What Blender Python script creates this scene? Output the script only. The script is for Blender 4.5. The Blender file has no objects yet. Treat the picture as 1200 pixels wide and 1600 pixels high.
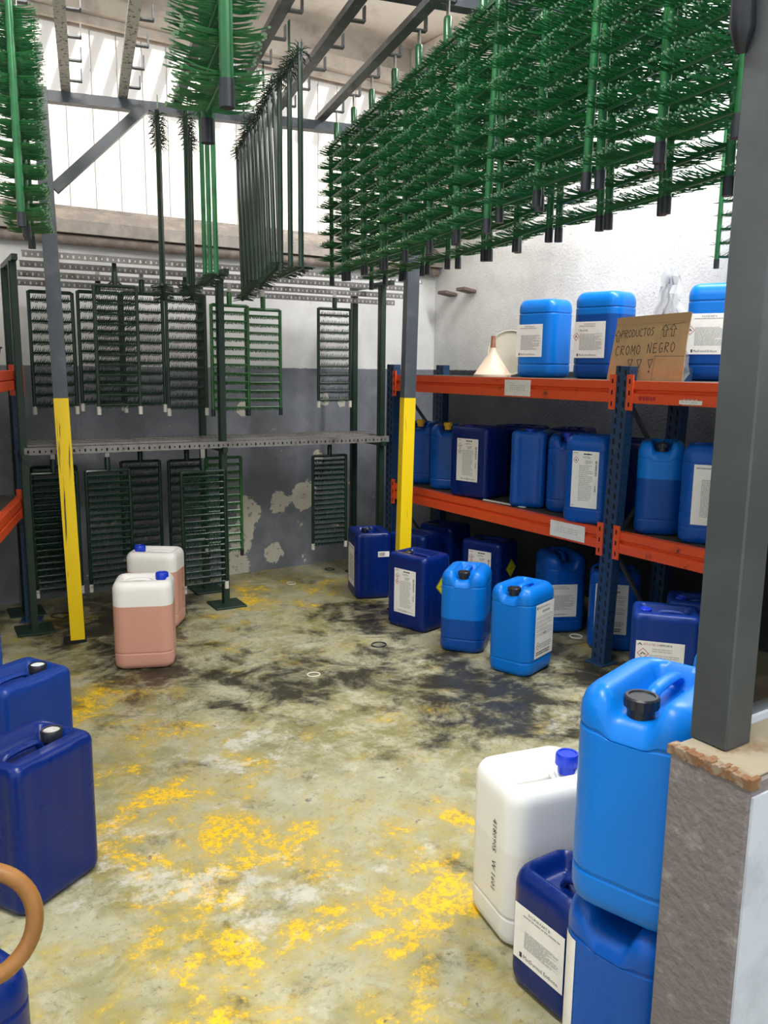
import bpy, bmesh, math, random
from mathutils import Vector, Matrix
R = math.radians
random.seed(7)
scene = bpy.context.scene
COL = scene.collection

# ---------------------------------------------------------------- camera
YAW, PITCH, ROLL = R(33.5), math.atan2(226, 1300), R(0.7)
f = Vector((math.sin(YAW)*math.cos(PITCH), math.cos(YAW)*math.cos(PITCH), -math.sin(PITCH)))
r0 = Vector((math.cos(YAW), -math.sin(YAW), 0)); u0 = r0.cross(f)
rr = math.cos(ROLL)*r0 + math.sin(ROLL)*u0
uu = -math.sin(ROLL)*r0 + math.cos(ROLL)*u0
cd = bpy.data.cameras.new('camera'); cam = bpy.data.objects.new('camera', cd); COL.objects.link(cam)
cd.sensor_width = 36.0; cd.lens = 1300/1600*36.0; cd.clip_start = 0.02
M = Matrix((rr, uu, -f)).transposed().to_4x4(); M.translation = Vector((0, 0, 1.5)); cam.matrix_world = M
scene.camera = cam

# ---------------------------------------------------------------- light
world = bpy.data.worlds.new('world'); scene.world = world; world.use_nodes = True
bg = world.node_tree.nodes['Background']; bg.inputs[0].default_value = (0.86, 0.93, 1.0, 1); bg.inputs[1].default_value = 1.3
def light(kind, name, loc, energy, color=(1, 1, 1), size=1, size_y=None, look=None):
    d = bpy.data.lights.new(name, kind); d.energy = energy; d.color = color
    if kind == 'AREA':
        d.shape = 'RECTANGLE'; d.size = size; d.size_y = size_y or size
    if kind == 'SUN': d.angle = size
    o = bpy.data.objects.new(name, d); COL.objects.link(o); o.location = loc
    if look: o.rotation_euler = (Vector(look)-Vector(loc)).to_track_quat('-Z', 'Y').to_euler()
    return o
light('SUN', 'sun', (0, 12, 9), 9.0, (1, 0.93, 0.82), R(0.6), look=(-2.2, 0, 0))   # outside, onto the high window
light('AREA', 'hall_fill', (1.2, -1.3, 3.75), 120, (1, 0.98, 0.95), 2.4, 0.3, look=(1.2, -1.3, 0))  # added unseen fill light for the front faces of the partition
light('AREA', 'store_fill', (0.35, 1.2, 3.78), 195, (1, 0.98, 0.95), 0.25, 2.2, look=(0.35, 1.2, 0))  # added unseen fill light over the aisle, brightens floor and near jigs
light('AREA', 'shelf_fill', (3.45, 2.4, 3.78), 150, (0.97, 0.98, 1.0), 0.25, 2.6, look=(3.45, 2.4, 0))  # added unseen fill light to brighten the right wall and upper shelf
vs = scene.view_settings
vs.view_transform = 'Standard'; vs.look = 'None'; vs.exposure = 0.0; vs.gamma = 1.0; vs.use_curve_mapping = False

# ---------------------------------------------------------------- materials
def mat(name, col=(0.5, 0.5, 0.5), rough=0.5, metal=0.0, **kw):
    m = bpy.data.materials.new(name); m.use_nodes = True
    b = m.node_tree.nodes['Principled BSDF']
    b.inputs['Base Color'].default_value = (*col, 1); b.inputs['Roughness'].default_value = rough; b.inputs['Metallic'].default_value = metal
    for k, v in kw.items(): b.inputs[k].default_value = v
    return m
class N:
    """tiny node-building helper"""
    def __init__(s, m): s.m = m; s.t = m.node_tree; s.b = s.t.nodes['Principled BSDF']; s.tc = s.n('ShaderNodeTexCoord'); s.co = s.tc.outputs['Object']
    def n(s, k, **kw):
        x = s.t.nodes.new(k)
        for a, v in kw.items(): setattr(x, a, v)
        return x
    def l(s, a, b): s.t.links.new(a, b)
    def put(s, sock, v):
        if isinstance(v, bpy.types.NodeSocket): s.l(v, sock)
        else: sock.default_value = v
    def noise(s, scale, detail=4, rough=0.5, dist=0.0, co=None):
        x = s.n('ShaderNodeTexNoise'); s.put(x.inputs['Vector'], co or s.co)
        x.inputs['Scale'].default_value = scale; x.inputs['Detail'].default_value = detail
        x.inputs['Roughness'].default_value = rough; x.inputs['Distortion'].default_value = dist
        return x.outputs['Fac']
    def rng(s, v, a, b, c=0.0, d=1.0, smooth=True):
        x = s.n('ShaderNodeMapRange'); x.interpolation_type = 'SMOOTHSTEP' if smooth else 'LINEAR'
        s.put(x.inputs['Value'], v)
        for k, w in zip(('From Min', 'From Max', 'To Min', 'To Max'), (a, b, c, d)): x.inputs[k].default_value = w
        return x.outputs['Result']
    def math(s, op, a, b=0.0):
        x = s.n('ShaderNodeMath', operation=op); s.put(x.inputs[0], a); s.put(x.inputs[1], b); return x.outputs[0]
    def mix(s, fac, a, b):
        x = s.n('ShaderNodeMix', data_type='RGBA'); s.put(x.inputs[0], fac)
        for i, c in ((6, a), (7, b)): s.put(x.inputs[i], c if isinstance(c, bpy.types.NodeSocket) else (*c, 1))
        return x.outputs[2]
    def sep(s, v=None):
        x = s.n('ShaderNodeSeparateXYZ'); s.l(v or s.co, x.inputs[0]); return x.outputs
    def blob(s, p, rad):
        x = s.n('ShaderNodeVectorMath', operation='DISTANCE'); s.l(s.co, x.inputs[0]); x.inputs[1].default_value = p
        return s.rng(x.outputs['Value'], rad, 0.0)
    def bump(s, h, strength=0.3, dist=0.01):
        x = s.n('ShaderNodeBump'); x.inputs['Strength'].default_value = strength; x.inputs['Distance'].default_value = dist
        s.l(h, x.inputs['Height']); s.l(x.outputs[0], s.b.inputs['Normal'])
    def col(s, c): s.l(c, s.b.inputs['Base Color'])
def worn(name, col, col2, scale=12, lo=0.55, hi=0.75, rough=0.5, metal=0.0, bump=0.0):
    m = mat(name, col, rough, metal); w = N(m)
    n = w.noise(scale, 6, 0.65); w.col(w.mix(w.rng(n, lo, hi), col, col2))
    if bump: w.bump(w.noise(scale*3, 4), bump, 0.004)
    return m

MT = {}
# floor: bare concrete, the rest of a yellow floor paint, black spills, pale scrubbed patches
m = mat('floor_concrete', rough=0.42); w = N(m)
big = w.noise(1.3, 5, 0.6, 0.6); fine = w.noise(8, 10, 0.75, 0.4); grit = w.noise(42, 6, 0.8)
c = w.mix(w.rng(big, 0.35, 0.65), (0.21, 0.195, 0.075), (0.345, 0.335, 0.215))
c = w.mix(w.rng(fine, 0.40, 0.66), c, (0.41, 0.395, 0.275))
c = w.mix(w.math('MULTIPLY', w.rng(grit, 0.54, 0.66), 0.75), c, (0.12, 0.11, 0.06))
def addup(lst):
    a = lst[0]
    for b_ in lst[1:]: a = w.math('ADD', a, b_)
    return a
yreg = addup([w.blob((0.8, 2.15, 0), 0.8), w.blob((0.95, 2.75, 0), 0.7), w.blob((1.2, 1.55, 0), 0.55), w.blob((0.5, 1.6, 0), 0.6),
              w.blob((0.75, 3.6, 0), 0.8), w.blob((2.35, 4.85, 0), 1.1), w.blob((1.45, 1.95, 0), 0.55), w.blob((1.0, 4.9, 0), 0.6)])
yn = w.math('ADD', w.noise(3.4, 14, 0.78, 0.3), w.math('MULTIPLY', yreg, 0.10))
c = w.mix(w.math('MULTIPLY', w.rng(yn, 0.50, 0.70), 0.8), c, (0.40, 0.29, 0.025))
c = w.mix(w.math('MULTIPLY', w.rng(yn, 0.615, 0.675), w.rng(grit, 0.43, 0.53)), c, (0.78, 0.47, 0.004))
wreg = addup([w.blob((0.66, 2.3, 0), 0.4), w.blob((0.95, 1.95, 0), 0.4), w.blob((2.2, 1.9, 0), 0.4), w.blob((1.3, 2.9, 0), 0.4), w.blob((2.6, 2.35, 0), 0.5)])
c = w.mix(w.math('MULTIPLY', w.rng(w.math('ADD', w.noise(5, 10, 0.75), w.math('MULTIPLY', wreg, 0.13)), 0.58, 0.70), 0.65), c, (0.58, 0.57, 0.51))
kreg = addup([w.blob((2.6, 4.1, 0), 0.8), w.blob((2.45, 3.1, 0), 0.7), w.blob((1.15, 5.0, 0), 0.95), w.blob((1.7, 5.2, 0), 0.7), w.blob((3.0, 2.4, 0), 0.9), w.blob((1.35, 4.5, 0), 0.7),  # black spills, strengthened under the stand to carry the shade there
              w.blob((3.6, 3.6, 0), 1.4), w.blob((1.7, 3.5, 0), 0.9), w.blob((1.0, 3.9, 0), 0.6), w.blob((2.3, 2.6, 0), 0.6)])
kn = w.math('ADD', w.noise(3.8, 12, 0.76, 0.3), w.math('MULTIPLY', kreg, 0.15))
c = w.mix(w.math('MULTIPLY', w.rng(kn, 0.53, 0.72), 0.94), c, (0.016, 0.014, 0.009))
c = w.mix(w.math('MULTIPLY', w.rng(w.noise(16, 5, 0.6), 0.66, 0.72), 0.7), c, (0.05, 0.045, 0.05))
w.col(c); w.bump(w.math('ADD', fine, w.math('MULTIPLY', grit, 0.6)), 0.45, 0.006)
w.l(w.rng(kn, 0.5, 0.72, 0.5, 0.28), w.b.inputs['Roughness'])
MT['floor'] = m
# walls painted white over grey
def wall_mat(name, speck, peel, g1=(0.16, 0.167, 0.19), g2=(0.25, 0.26, 0.29)):
    m = mat(name, rough=0.75); w = N(m); z = w.sep()[2]
    n1 = w.noise(2.2, 5, 0.6); sp = w.noise(60, 3, 0.6)
    white = w.mix(w.rng(n1, 0.4, 0.7), (0.84, 0.83, 0.81), (0.70, 0.69, 0.67))
    if speck: white = w.mix(w.rng(sp, 0.66, 0.74), white, (0.33, 0.32, 0.33))
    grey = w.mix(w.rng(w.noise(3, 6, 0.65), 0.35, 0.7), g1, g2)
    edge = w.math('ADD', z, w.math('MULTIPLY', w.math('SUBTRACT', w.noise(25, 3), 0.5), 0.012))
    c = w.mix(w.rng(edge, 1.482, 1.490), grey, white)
    if peel:
        reg = w.blob(peel[0][:3], peel[0][3])
        for p in peel[1:]: reg = w.math('ADD', reg, w.blob(p[:3], p[3]))
        pn = w.math('ADD', w.noise(7, 8, 0.65, 0.4), w.math('MULTIPLY', reg, 0.5))
        c = w.mix(w.rng(pn, 0.66, 0.69), c, (0.62, 0.59, 0.49))
        c = w.mix(w.math('MULTIPLY', w.rng(w.noise(30, 4), 0.6, 0.68), w.rng(pn, 0.66, 0.69)), c, (0.30, 0.29, 0.24))
    w.col(c); w.bump(sp if speck else w.noise(30, 5), 0.5 if speck else 0.2, 0.006)
    return m
Yb = 5.52
MT['wall_back'] = wall_mat('painted_plaster', False, [(2.48, Yb, 0.45, 0.17), (2.72, Yb, 0.5, 0.13), (2.93, Yb, 0.53, 0.17), (2.40, Yb, 0.25, 0.17), (2.66, Yb, 0.12, 0.13), (2.36, Yb, 0.05, 0.18),
                                                        (3.05, Yb, 0.83, 0.08), (3.1, Yb, 1.26, 0.08), (3.25, Yb, 1.24, 0.07), (2.45, Yb, 1.2, 0.08), (3.2, Yb, 0.28, 0.06)])
MT['wall_right'] = wall_mat('rough_plaster', True, None, (0.035, 0.037, 0.044), (0.06, 0.062, 0.07))  # lower grey darkened, holds the shade behind the shelves
MT['ceiling'] = worn('ceiling_plaster', (0.92, 0.85, 0.77), (0.66, 0.58, 0.50), 2.5, 0.45, 0.75, 0.9, bump=0.2)
MT['lintel'] = worn('lintel_concrete', (0.62, 0.55, 0.48), (0.40, 0.35, 0.30), 5, 0.4, 0.7, 0.9, bump=0.2)
MT['sill'] = worn('dusty_sill', (0.40, 0.36, 0.33), (0.58, 0.50, 0.44), 7, 0.4, 0.65, 0.95, bump=0.3)
MT['pipe'] = worn('pipe_brown', (0.22, 0.17, 0.14), (0.36, 0.31, 0.27), 9, 0.4, 0.7, 0.7)
MT['cobweb'] = mat('cobweb', (0.75, 0.66, 0.55), 0.9)
m = bpy.data.materials.new('translucent_sheet'); m.use_nodes = True; t = m.node_tree; t.nodes.clear()
o_ = t.nodes.new('ShaderNodeOutputMaterial'); tr = t.nodes.new('ShaderNodeBsdfTranslucent'); df = t.nodes.new('ShaderNodeBsdfDiffuse'); mx = t.nodes.new('ShaderNodeMixShader')
tr.inputs[0].default_value = (0.93, 0.90, 0.86, 1); df.inputs[0].default_value = (0.75, 0.72, 0.68, 1); mx.inputs[0].default_value = 0.22
t.links.new(tr.outputs[0], mx.inputs[1]); t.links.new(df.outputs[0], mx.inputs[2]); t.links.new(mx.outputs[0], o_.inputs[0])
MT['sheet'] = m
m = bpy.data.materials.new('clear_glass'); m.use_nodes = True; t = m.node_tree; t.nodes.clear()
o_ = t.nodes.new('ShaderNodeOutputMaterial'); tr = t.nodes.new('ShaderNodeBsdfTransparent'); gl = t.nodes.new('ShaderNodeBsdfGlossy'); mx = t.nodes.new('ShaderNodeMixShader'); fr_ = t.nodes.new('ShaderNodeFresnel')
tr.inputs[0].default_value = (0.9, 0.94, 0.93, 1); gl.inputs['Roughness'].default_value = 0.03
t.links.new(fr_.outputs[0], mx.inputs[0]); t.links.new(tr.outputs[0], mx.inputs[1]); t.links.new(gl.outputs[0], mx.inputs[2]); t.links.new(mx.outputs[0], o_.inputs[0])
MT['glass'] = m
m = bpy.data.materials.new('clear_plastic_film'); m.use_nodes = True; t = m.node_tree; t.nodes.clear()
o_ = t.nodes.new('ShaderNodeOutputMaterial'); tr = t.nodes.new('ShaderNodeBsdfTransparent'); gl = t.nodes.new('ShaderNodeBsdfPrincipled'); mx = t.nodes.new('ShaderNodeMixShader')
gl.inputs['Base Color'].default_value = (0.8, 0.82, 0.85, 1); gl.inputs['Roughness'].default_value = 0.15; mx.inputs[0].default_value = 0.45
t.links.new(tr.outputs[0], mx.inputs[1]); t.links.new(gl.outputs[0], mx.inputs[2]); t.links.new(mx.outputs[0], o_.inputs[0])
MT['film'] = m
# steel
MT['slate'] = worn('slate_paint', (0.055, 0.065, 0.08), (0.10, 0.11, 0.125), 8, 0.45, 0.75, 0.4)
MT['column'] = worn('column_grey_paint', (0.042, 0.048, 0.051), (0.060, 0.067, 0.071), 6, 0.4, 0.75, 0.35)
MT['galv'] = worn('galvanised_steel', (0.80, 0.78, 0.75), (0.12, 0.12, 0.12), 55, 0.52, 0.64, 0.5, 0.1)
MT['bar'] = worn('grey_steel_bar', (0.075, 0.08, 0.088), (0.15, 0.155, 0.16), 10, 0.45, 0.7, 0.4, 0.3)
MT['yellow'] = worn('yellow_post_paint', (0.86, 0.60, 0.0), (0.10, 0.07, 0.02), 18, 0.66, 0.72, 0.45)
MT['rail'] = worn('perforated_rail_steel', (0.26, 0.25, 0.24), (0.12, 0.085, 0.06), 10, 0.5, 0.75, 0.5, 0.4)
MT['hole'] = mat('punched_hole_light', (0.72, 0.70, 0.66), 0.8)
MT['dark'] = mat('dark_void', (0.006, 0.006, 0.008), 0.9)
MT['dgreen'] = worn('dark_green_steel', (0.009, 0.028, 0.016), (0.025, 0.045, 0.026), 8, 0.5, 0.75, 0.45)
MT['green'] = worn('green_plastisol', (0.013, 0.128, 0.037), (0.008, 0.075, 0.022), 7, 0.4, 0.7, 0.28)
MT['deepgreen'] = worn('deep_green_plastisol', (0.004, 0.024, 0.013), (0.002, 0.012, 0.007), 7, 0.4, 0.7, 0.3)
MT['lgreen'] = worn('bright_green_plastisol', (0.022, 0.115, 0.022), (0.012, 0.07, 0.016), 7, 0.4, 0.7, 0.3)
MT['baresteel'] = mat('bare_steel', (0.5, 0.46, 0.42), 0.35, 0.8)
MT['tipsteel'] = mat('worn_tip_steel', (0.20, 0.33, 0.22), 0.35, 0.2)
MT['capblack'] = mat('black_rubber_cap', (0.012, 0.014, 0.02), 0.35)
MT['capwhite'] = mat('white_rubber_cap', (0.55, 0.53, 0.47), 0.6)
MT['orange'] = worn('orange_beam_paint', (0.78, 0.088, 0.02), (0.10, 0.03, 0.02), 14, 0.60, 0.74, 0.4)
MT['rackblue'] = worn('rack_blue_paint', (0.012, 0.045, 0.115), (0.05, 0.08, 0.12), 14, 0.55, 0.75, 0.45)
MT['board'] = worn('grimy_board', (0.05, 0.045, 0.035), (0.13, 0.10, 0.07), 9, 0.45, 0.75, 0.8)
MT['brace'] = mat('brace_grey', (0.10, 0.105, 0.11), 0.5, 0.3)
MT['knee'] = worn('rough_mauve_render', (0.155, 0.135, 0.135), (0.25, 0.225, 0.22), 22, 0.5, 0.75, 0.95, bump=0.9)
MT['kneewhite'] = worn('pale_render', (0.42, 0.46, 0.53), (0.34, 0.37, 0.43), 9, 0.45, 0.75, 0.9, bump=0.3)
MT['kneetop'] = worn('bare_cement_top', (0.24, 0.21, 0.15), (0.17, 0.10, 0.05), 9, 0.5, 0.7, 0.95, bump=0.5)
MT['rust'] = worn('rusty_chip', (0.16, 0.08, 0.035), (0.22, 0.17, 0.12), 40, 0.45, 0.6, 0.95)
m = MT['yellow']; w = N(m); vm = w.n('ShaderNodeVectorMath', operation='MULTIPLY'); w.l(w.co, vm.inputs[0]); vm.inputs[1].default_value = (45, 45, 1.6)
ck = w.noise(1.0, 4, 0.6, 0.3, vm.outputs[0]); chip = w.noise(22, 5, 0.7)
c = w.mix(w.math('MULTIPLY', w.rng(ck, 0.63, 0.66), w.rng(w.noise(3, 2), 0.4, 0.55)), (0.86, 0.60, 0.0), (0.09, 0.06, 0.015))
w.col(w.mix(w.rng(chip, 0.70, 0.74), c, (0.07, 0.05, 0.02)))
# plastics: the fill level of a can shows through its wall (object property "level")
def plastic(name, empty, full, rough, sss=0.0):
    m = mat(name, full, rough); w = N(m); z = w.sep()[2]
    at = w.n('ShaderNodeAttribute'); at.attribute_type = 'OBJECT'; at.attribute_name = 'level'
    d = w.math('SUBTRACT', z, at.outputs['Fac'])
    c = w.mix(w.rng(d, -0.003, 0.003), full, empty)
    dirt = w.noise(9, 6, 0.7)
    c = w.mix(w.math('MULTIPLY', w.rng(dirt, 0.66, 0.85), 0.15), c, (0.35, 0.35, 0.33))
    w.b.inputs['Specular IOR Level'].default_value = 0.32; w.col(c); w.b.inputs['Subsurface Weight'].default_value = sss
    w.b.inputs['Subsurface Radius'].default_value = (0.05, 0.05, 0.05); w.b.inputs['Subsurface Scale'].default_value = 0.3
    w.l(w.rng(dirt, 0.3, 0.8, rough-0.05, rough+0.12), w.b.inputs['Roughness'])
    return m
MT['sky'] = plastic('sky_blue_plastic', (0.001, 0.165, 0.62), (0.001, 0.060, 0.30), 0.33)
MT['blue'] = plastic('blue_plastic', (0.001, 0.080, 0.40), (0.001, 0.040, 0.22), 0.3)
MT['navy'] = plastic('navy_plastic', (0.0006, 0.015, 0.135), (0.0006, 0.012, 0.11), 0.3)
MT['dirtyblue'] = plastic('dirty_blue_plastic', (0.002, 0.032, 0.22), (0.002, 0.024, 0.18), 0.4)
MT['milk'] = plastic('milky_plastic', (0.82, 0.82, 0.79), (0.77, 0.765, 0.73), 0.38, 0.35)
MT['pink'] = plastic('milky_plastic_pink_liquid', (0.80, 0.79, 0.76), (0.60, 0.31, 0.235), 0.38, 0.3)
MT['capblue'] = mat('blue_screw_cap', (0.006, 0.04, 0.55), 0.35)
MT['capyellow'] = mat('yellow_screw_cap', (0.75, 0.42, 0.01), 0.4)
MT['capdirty'] = worn('dusty_cap_top', (0.45, 0.45, 0.44), (0.12, 0.12, 0.12), 40, 0.5, 0.65, 0.6)
MT['capwhite_top'] = mat('pale_cap_disc', (0.66, 0.74, 0.76), 0.5)
MT['paper'] = worn('label_paper', (0.86, 0.84, 0.80), (0.78, 0.76, 0.73), 20, 0.45, 0.7, 0.6)
MT['ink'] = mat('ink_black', (0.02, 0.02, 0.025), 0.6)
MT['inkgrey'] = mat('ink_grey', (0.36, 0.36, 0.35), 0.7)
MT['inkpale'] = mat('ink_pale', (0.52, 0.52, 0.50), 0.7)
MT['inkred'] = mat('ink_red', (0.45, 0.03, 0.03), 0.6)
MT['hazyellow'] = mat('hazard_yellow', (0.62, 0.60, 0.01), 0.5)
MT['card'] = worn('brown_cardboard', (0.47, 0.31, 0.155), (0.39, 0.25, 0.12), 6, 0.45, 0.7, 0.85)
MT['tape'] = mat('parcel_tape', (0.40, 0.25, 0.13), 0.2)
MT['marker'] = mat('marker_stroke', (0.06, 0.04, 0.03), 0.7)
MT['funnel'] = worn('stained_funnel_plastic', (0.72, 0.56, 0.42), (0.42, 0.20, 0.11), 6, 0.5, 0.75, 0.4)
MT['funneltip'] = worn('funnel_tip_stain', (0.30, 0.12, 0.07), (0.45, 0.25, 0.15), 12, 0.5, 0.7, 0.4)
MT['cream'] = worn('cream_plastic', (0.66, 0.60, 0.47), (0.55, 0.50, 0.38), 5, 0.45, 0.7, 0.4)
MT['tan'] = worn('tan_rubber', (0.26, 0.115, 0.028), (0.20, 0.085, 0.02), 14, 0.45, 0.7, 0.4)
MT['tub'] = worn('charcoal_plastic', (0.03, 0.032, 0.034), (0.07, 0.07, 0.07), 10, 0.45, 0.7, 0.5)
MT['cover'] = worn('brown_cable_cover', (0.17, 0.12, 0.10), (0.12, 0.08, 0.07), 6, 0.45, 0.7, 0.7)

# ---------------------------------------------------------------- mesh helpers
def tag(o, label=None, cat=None, group=None, kind=None):
    if label: o['label'] = label
    if cat: o['category'] = cat
    if group: o['group'] = group
    if kind: o['kind'] = kind
    return o
def mesh_of(name, bm, mats, smooth=False):
    bmesh.ops.recalc_face_normals(bm, faces=bm.faces)
    me = bpy.data.meshes.new(name); bm.to_mesh(me); bm.free()
    for x in (mats if isinstance(mats, (list, tuple)) else [mats]): me.materials.append(MT[x] if isinstance(x, str) else x)
    if smooth:
        for p in me.polygons: p.use_smooth = True
        try: me.set_sharp_from_angle(angle=R(smooth if smooth is not True else 40))
        except Exception: pass
    return me
def link(name, me, parent=None, loc=(0, 0, 0), rot=(0, 0, 0), scale=(1, 1, 1)):
    o = bpy.data.objects.new(name, me); COL.objects.link(o); o.parent = parent
    o.location = loc; o.rotation_euler = rot; o.scale = scale
    return o
def obj(name, bm, mats, parent=None, smooth=False, **k): return link(name, mesh_of(name, bm, mats, smooth), parent, **k)
def empty(name, loc=(0, 0, 0), rz=0.0, rot=None, label=None, cat=None, group=None):
    o = bpy.data.objects.new(name, None); COL.objects.link(o); o.empty_display_size = 0.05
    o.location = loc; o.rotation_euler = rot or (0, 0, rz); tag(o, label, cat, group); return o
def copy_tree(o, parent=None):
    c = o.copy(); COL.objects.link(c); c.parent = parent
    for ch in list(o.children): copy_tree(ch, c)
    return c
def box(bm, x0, x1, y0, y1, z0, z1, mi=0):
    v = [bm.verts.new(p) for p in ((x0, y0, z0), (x1, y0, z0), (x1, y1, z0), (x0, y1, z0), (x0, y0, z1), (x1, y0, z1), (x1, y1, z1), (x0, y1, z1))]
    for q in ((0, 3, 2, 1), (4, 5, 6, 7), (0, 1, 5, 4), (1, 2, 6, 5), (2, 3, 7, 6), (3, 0, 4, 7)):
        bm.faces.new([v[i] for i in q]).material_index = mi
    return v
def bevbox(bm, x0, x1, y0, y1, z0, z1, b=0.004, mi=0):
    t = bmesh.new(); box(t, x0, x1, y0, y1, z0, z1)
    bmesh.ops.bevel(t, geom=t.edges[:], offset=b, segments=1, affect='EDGES')
    me = bpy.data.meshes.new('tmp'); t.to_mesh(me); t.free(); n = len(bm.faces); bm.from_mesh(me); bpy.data.meshes.remove(me)
    bm.faces.ensure_lookup_table()
    for fc in bm.faces[n:]: fc.material_index = mi
def beam(bm, a, b, wx, wz, up=(0, 0, 1), mi=0):
    """box bar from a to b, wx wide sideways, wz along up"""
    a, b = Vector(a), Vector(b); d = (b-a).normalized(); s = d.cross(Vector(up)).normalized(); u = s.cross(d)
    vs_ = []
    for p in (a, b):
        for i, j in ((-1, -1), (1, -1), (1, 1), (-1, 1)): vs_.append(bm.verts.new(p+s*i*wx/2+u*j*wz/2))
    for q in ((3, 2, 1, 0), (4, 5, 6, 7), (0, 1, 5, 4), (1, 2, 6, 5), (2, 3, 7, 6), (3, 0, 4, 7)):
        bm.faces.new([vs_[i] for i in q]).material_index = mi
def tube(bm, pts, rad, n=8, cap=True, mi=0, ry=None):
    """round tube along points; rad may be a list"""
    pts = [Vector(p) for p in pts]; rings = []
    ref = Vector((0, 0, 1)) if abs((pts[-1]-pts[0]).normalized().z) < 0.9 else Vector((1, 0, 0))
    for i, p in enumerate(pts):
        d = (pts[min(i+1, len(pts)-1)]-pts[max(i-1, 0)]).normalized()
        s = d.cross(ref).normalized(); u = s.cross(d); ra = rad[i] if isinstance(rad, (list, tuple)) else rad; rb = ra if ry is None else ry
        rings.append([bm.verts.new(p+s*math.cos(k*2*math.pi/n)*ra+u*math.sin(k*2*math.pi/n)*rb) for k in range(n)])
    for a, b in zip(rings, rings[1:]):
        for k in range(n): bm.faces.new((a[k], a[(k+1) % n], b[(k+1) % n], b[k])).material_index = mi
    if cap:
        bm.faces.new(rings[0][::-1]).material_index = mi; bm.faces.new(rings[-1]).material_index = mi
def lathe(bm, prof, n=32, mi=0, ridge=0.0, ridge_ids=()):
    rings = []
    for i, (ra, z) in enumerate(prof):
        rings.append([bm.verts.new(((ra+(ridge if (k % 2 and i in ridge_ids) else 0))*math.cos(k*2*math.pi/n), (ra+(ridge if (k % 2 and i in ridge_ids) else 0))*math.sin(k*2*math.pi/n), z)) for k in range(n)])
    for a, b in zip(rings, rings[1:]):
        for k in range(n): bm.faces.new((a[k], a[(k+1) % n], b[(k+1) % n], b[k])).material_index = mi
    if prof[0][0] > 1e-5: bm.faces.new(rings[0][::-1]).material_index = mi
    if prof[-1][0] > 1e-5: bm.faces.new(rings[-1]).material_index = mi
def torus(bm, Rm, r, n=28, k=8, mi=0, sx=1.0):
    rings = [[bm.verts.new((sx*(Rm+r*math.cos(j*2*math.pi/k))*math.cos(i*2*math.pi/n), (Rm+r*math.cos(j*2*math.pi/k))*math.sin(i*2*math.pi/n), r*math.sin(j*2*math.pi/k))) for j in range(k)] for i in range(n)]
    for i in range(n):
        for j in range(k): bm.faces.new((rings[i][j], rings[(i+1) % n][j], rings[(i+1) % n][(j+1) % k], rings[i][(j+1) % k])).material_index = mi
_txt = {}
def text_into(bm, s, size, x, y, mi=0, align='LEFT', sx=1.0):
    """flat lettering in the local XY plane, z = 0"""
    if s not in _txt:
        cu = bpy.data.curves.new('t', 'FONT'); cu.body = s; cu.size = 1.0; cu.resolution_u = 1; cu.fill_mode = 'FRONT'
        o = bpy.data.objects.new('t', cu); COL.objects.link(o); bpy.context.view_layer.update()
        me = bpy.data.meshes.new_from_object(o.evaluated_get(bpy.context.evaluated_depsgraph_get()))
        bpy.data.objects.remove(o); bpy.data.curves.remove(cu)
        _txt[s] = ([tuple(v.co) for v in me.vertices], [tuple(p.vertices) for p in me.polygons]); bpy.data.meshes.remove(me)
    V, F = _txt[s]; wd = max(v[0] for v in V)*size*sx if V else 0
    off = {'LEFT': 0, 'CENTER': -wd/2, 'RIGHT': -wd}[align]
    vv = [bm.verts.new((x+off+v[0]*size*sx, y+v[1]*size, 0)) for v in V]
    for p in F:
        try: bm.faces.new([vv[i] for i in p]).material_index = mi
        except ValueError: pass
def rect(bm, x0, x1, y0, y1, z=0.0, mi=0):
    bm.faces.new([bm.verts.new(p) for p in ((x0, y0, z), (x1, y0, z), (x1, y1, z), (x0, y1, z))]).material_index = mi
def poly(bm, pts, mi=0, z=0.0): bm.faces.new([bm.verts.new((p[0], p[1], z)) for p in pts]).material_index = mi
def stroke(bm, pts, wd, mi=0, z=0.0):
    """pen stroke of constant width as flat quads"""
    for a, b in zip(pts, pts[1:]):
        a, b = Vector((a[0], a[1], 0)), Vector((b[0], b[1], 0)); d = b-a
        if d.length < 1e-6: continue
        d.normalize(); n = Vector((-d.y, d.x, 0))*wd/2; a = a-d*wd*0.4; b = b+d*wd*0.4
        bm.faces.new([bm.verts.new(p+Vector((0, 0, z))) for p in (a-n, b-n, b+n, a+n)]).material_index = mi
def diamond(bm, cx, cy, r, mi=0, wd=0.003):
    p = [(cx, cy-r), (cx+r, cy), (cx, cy+r), (cx-r, cy), (cx, cy-r)]; stroke(bm, p, wd, mi)

# ---------------------------------------------------------------- the room
X1, ZC = 4.12, 3.84
def struct(name, bm, mats, **k):
    parent = k.pop('parent', None); o = obj(name, bm, mats, parent, **k)
    if parent is None: o['kind'] = 'structure'
    return o
bm = bmesh.new(); box(bm, -3.0, 4.3, -3.5, 5.7, -0.12, 0.0); struct('floor', bm, 'floor')
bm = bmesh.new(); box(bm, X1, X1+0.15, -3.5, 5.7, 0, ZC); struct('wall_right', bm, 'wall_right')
WZ0, WZ1, WX0, WX1 = 2.43, 3.53, 0.55, 3.72
bm = bmesh.new()
box(bm, -1.8, X1, Yb, Yb+0.15, 0, WZ0); box(bm, -1.8, WX0, Yb, Yb+0.15, WZ0, WZ1); box(bm, WX1, X1, Yb, Yb+0.15, WZ0, WZ1)
struct('wall_back', bm, 'wall_back')
bm = bmesh.new(); box(bm, -1.8, X1, Yb, Yb+0.15, WZ1, ZC+0.1); struct('trim_1', bm, 'lintel')
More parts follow.
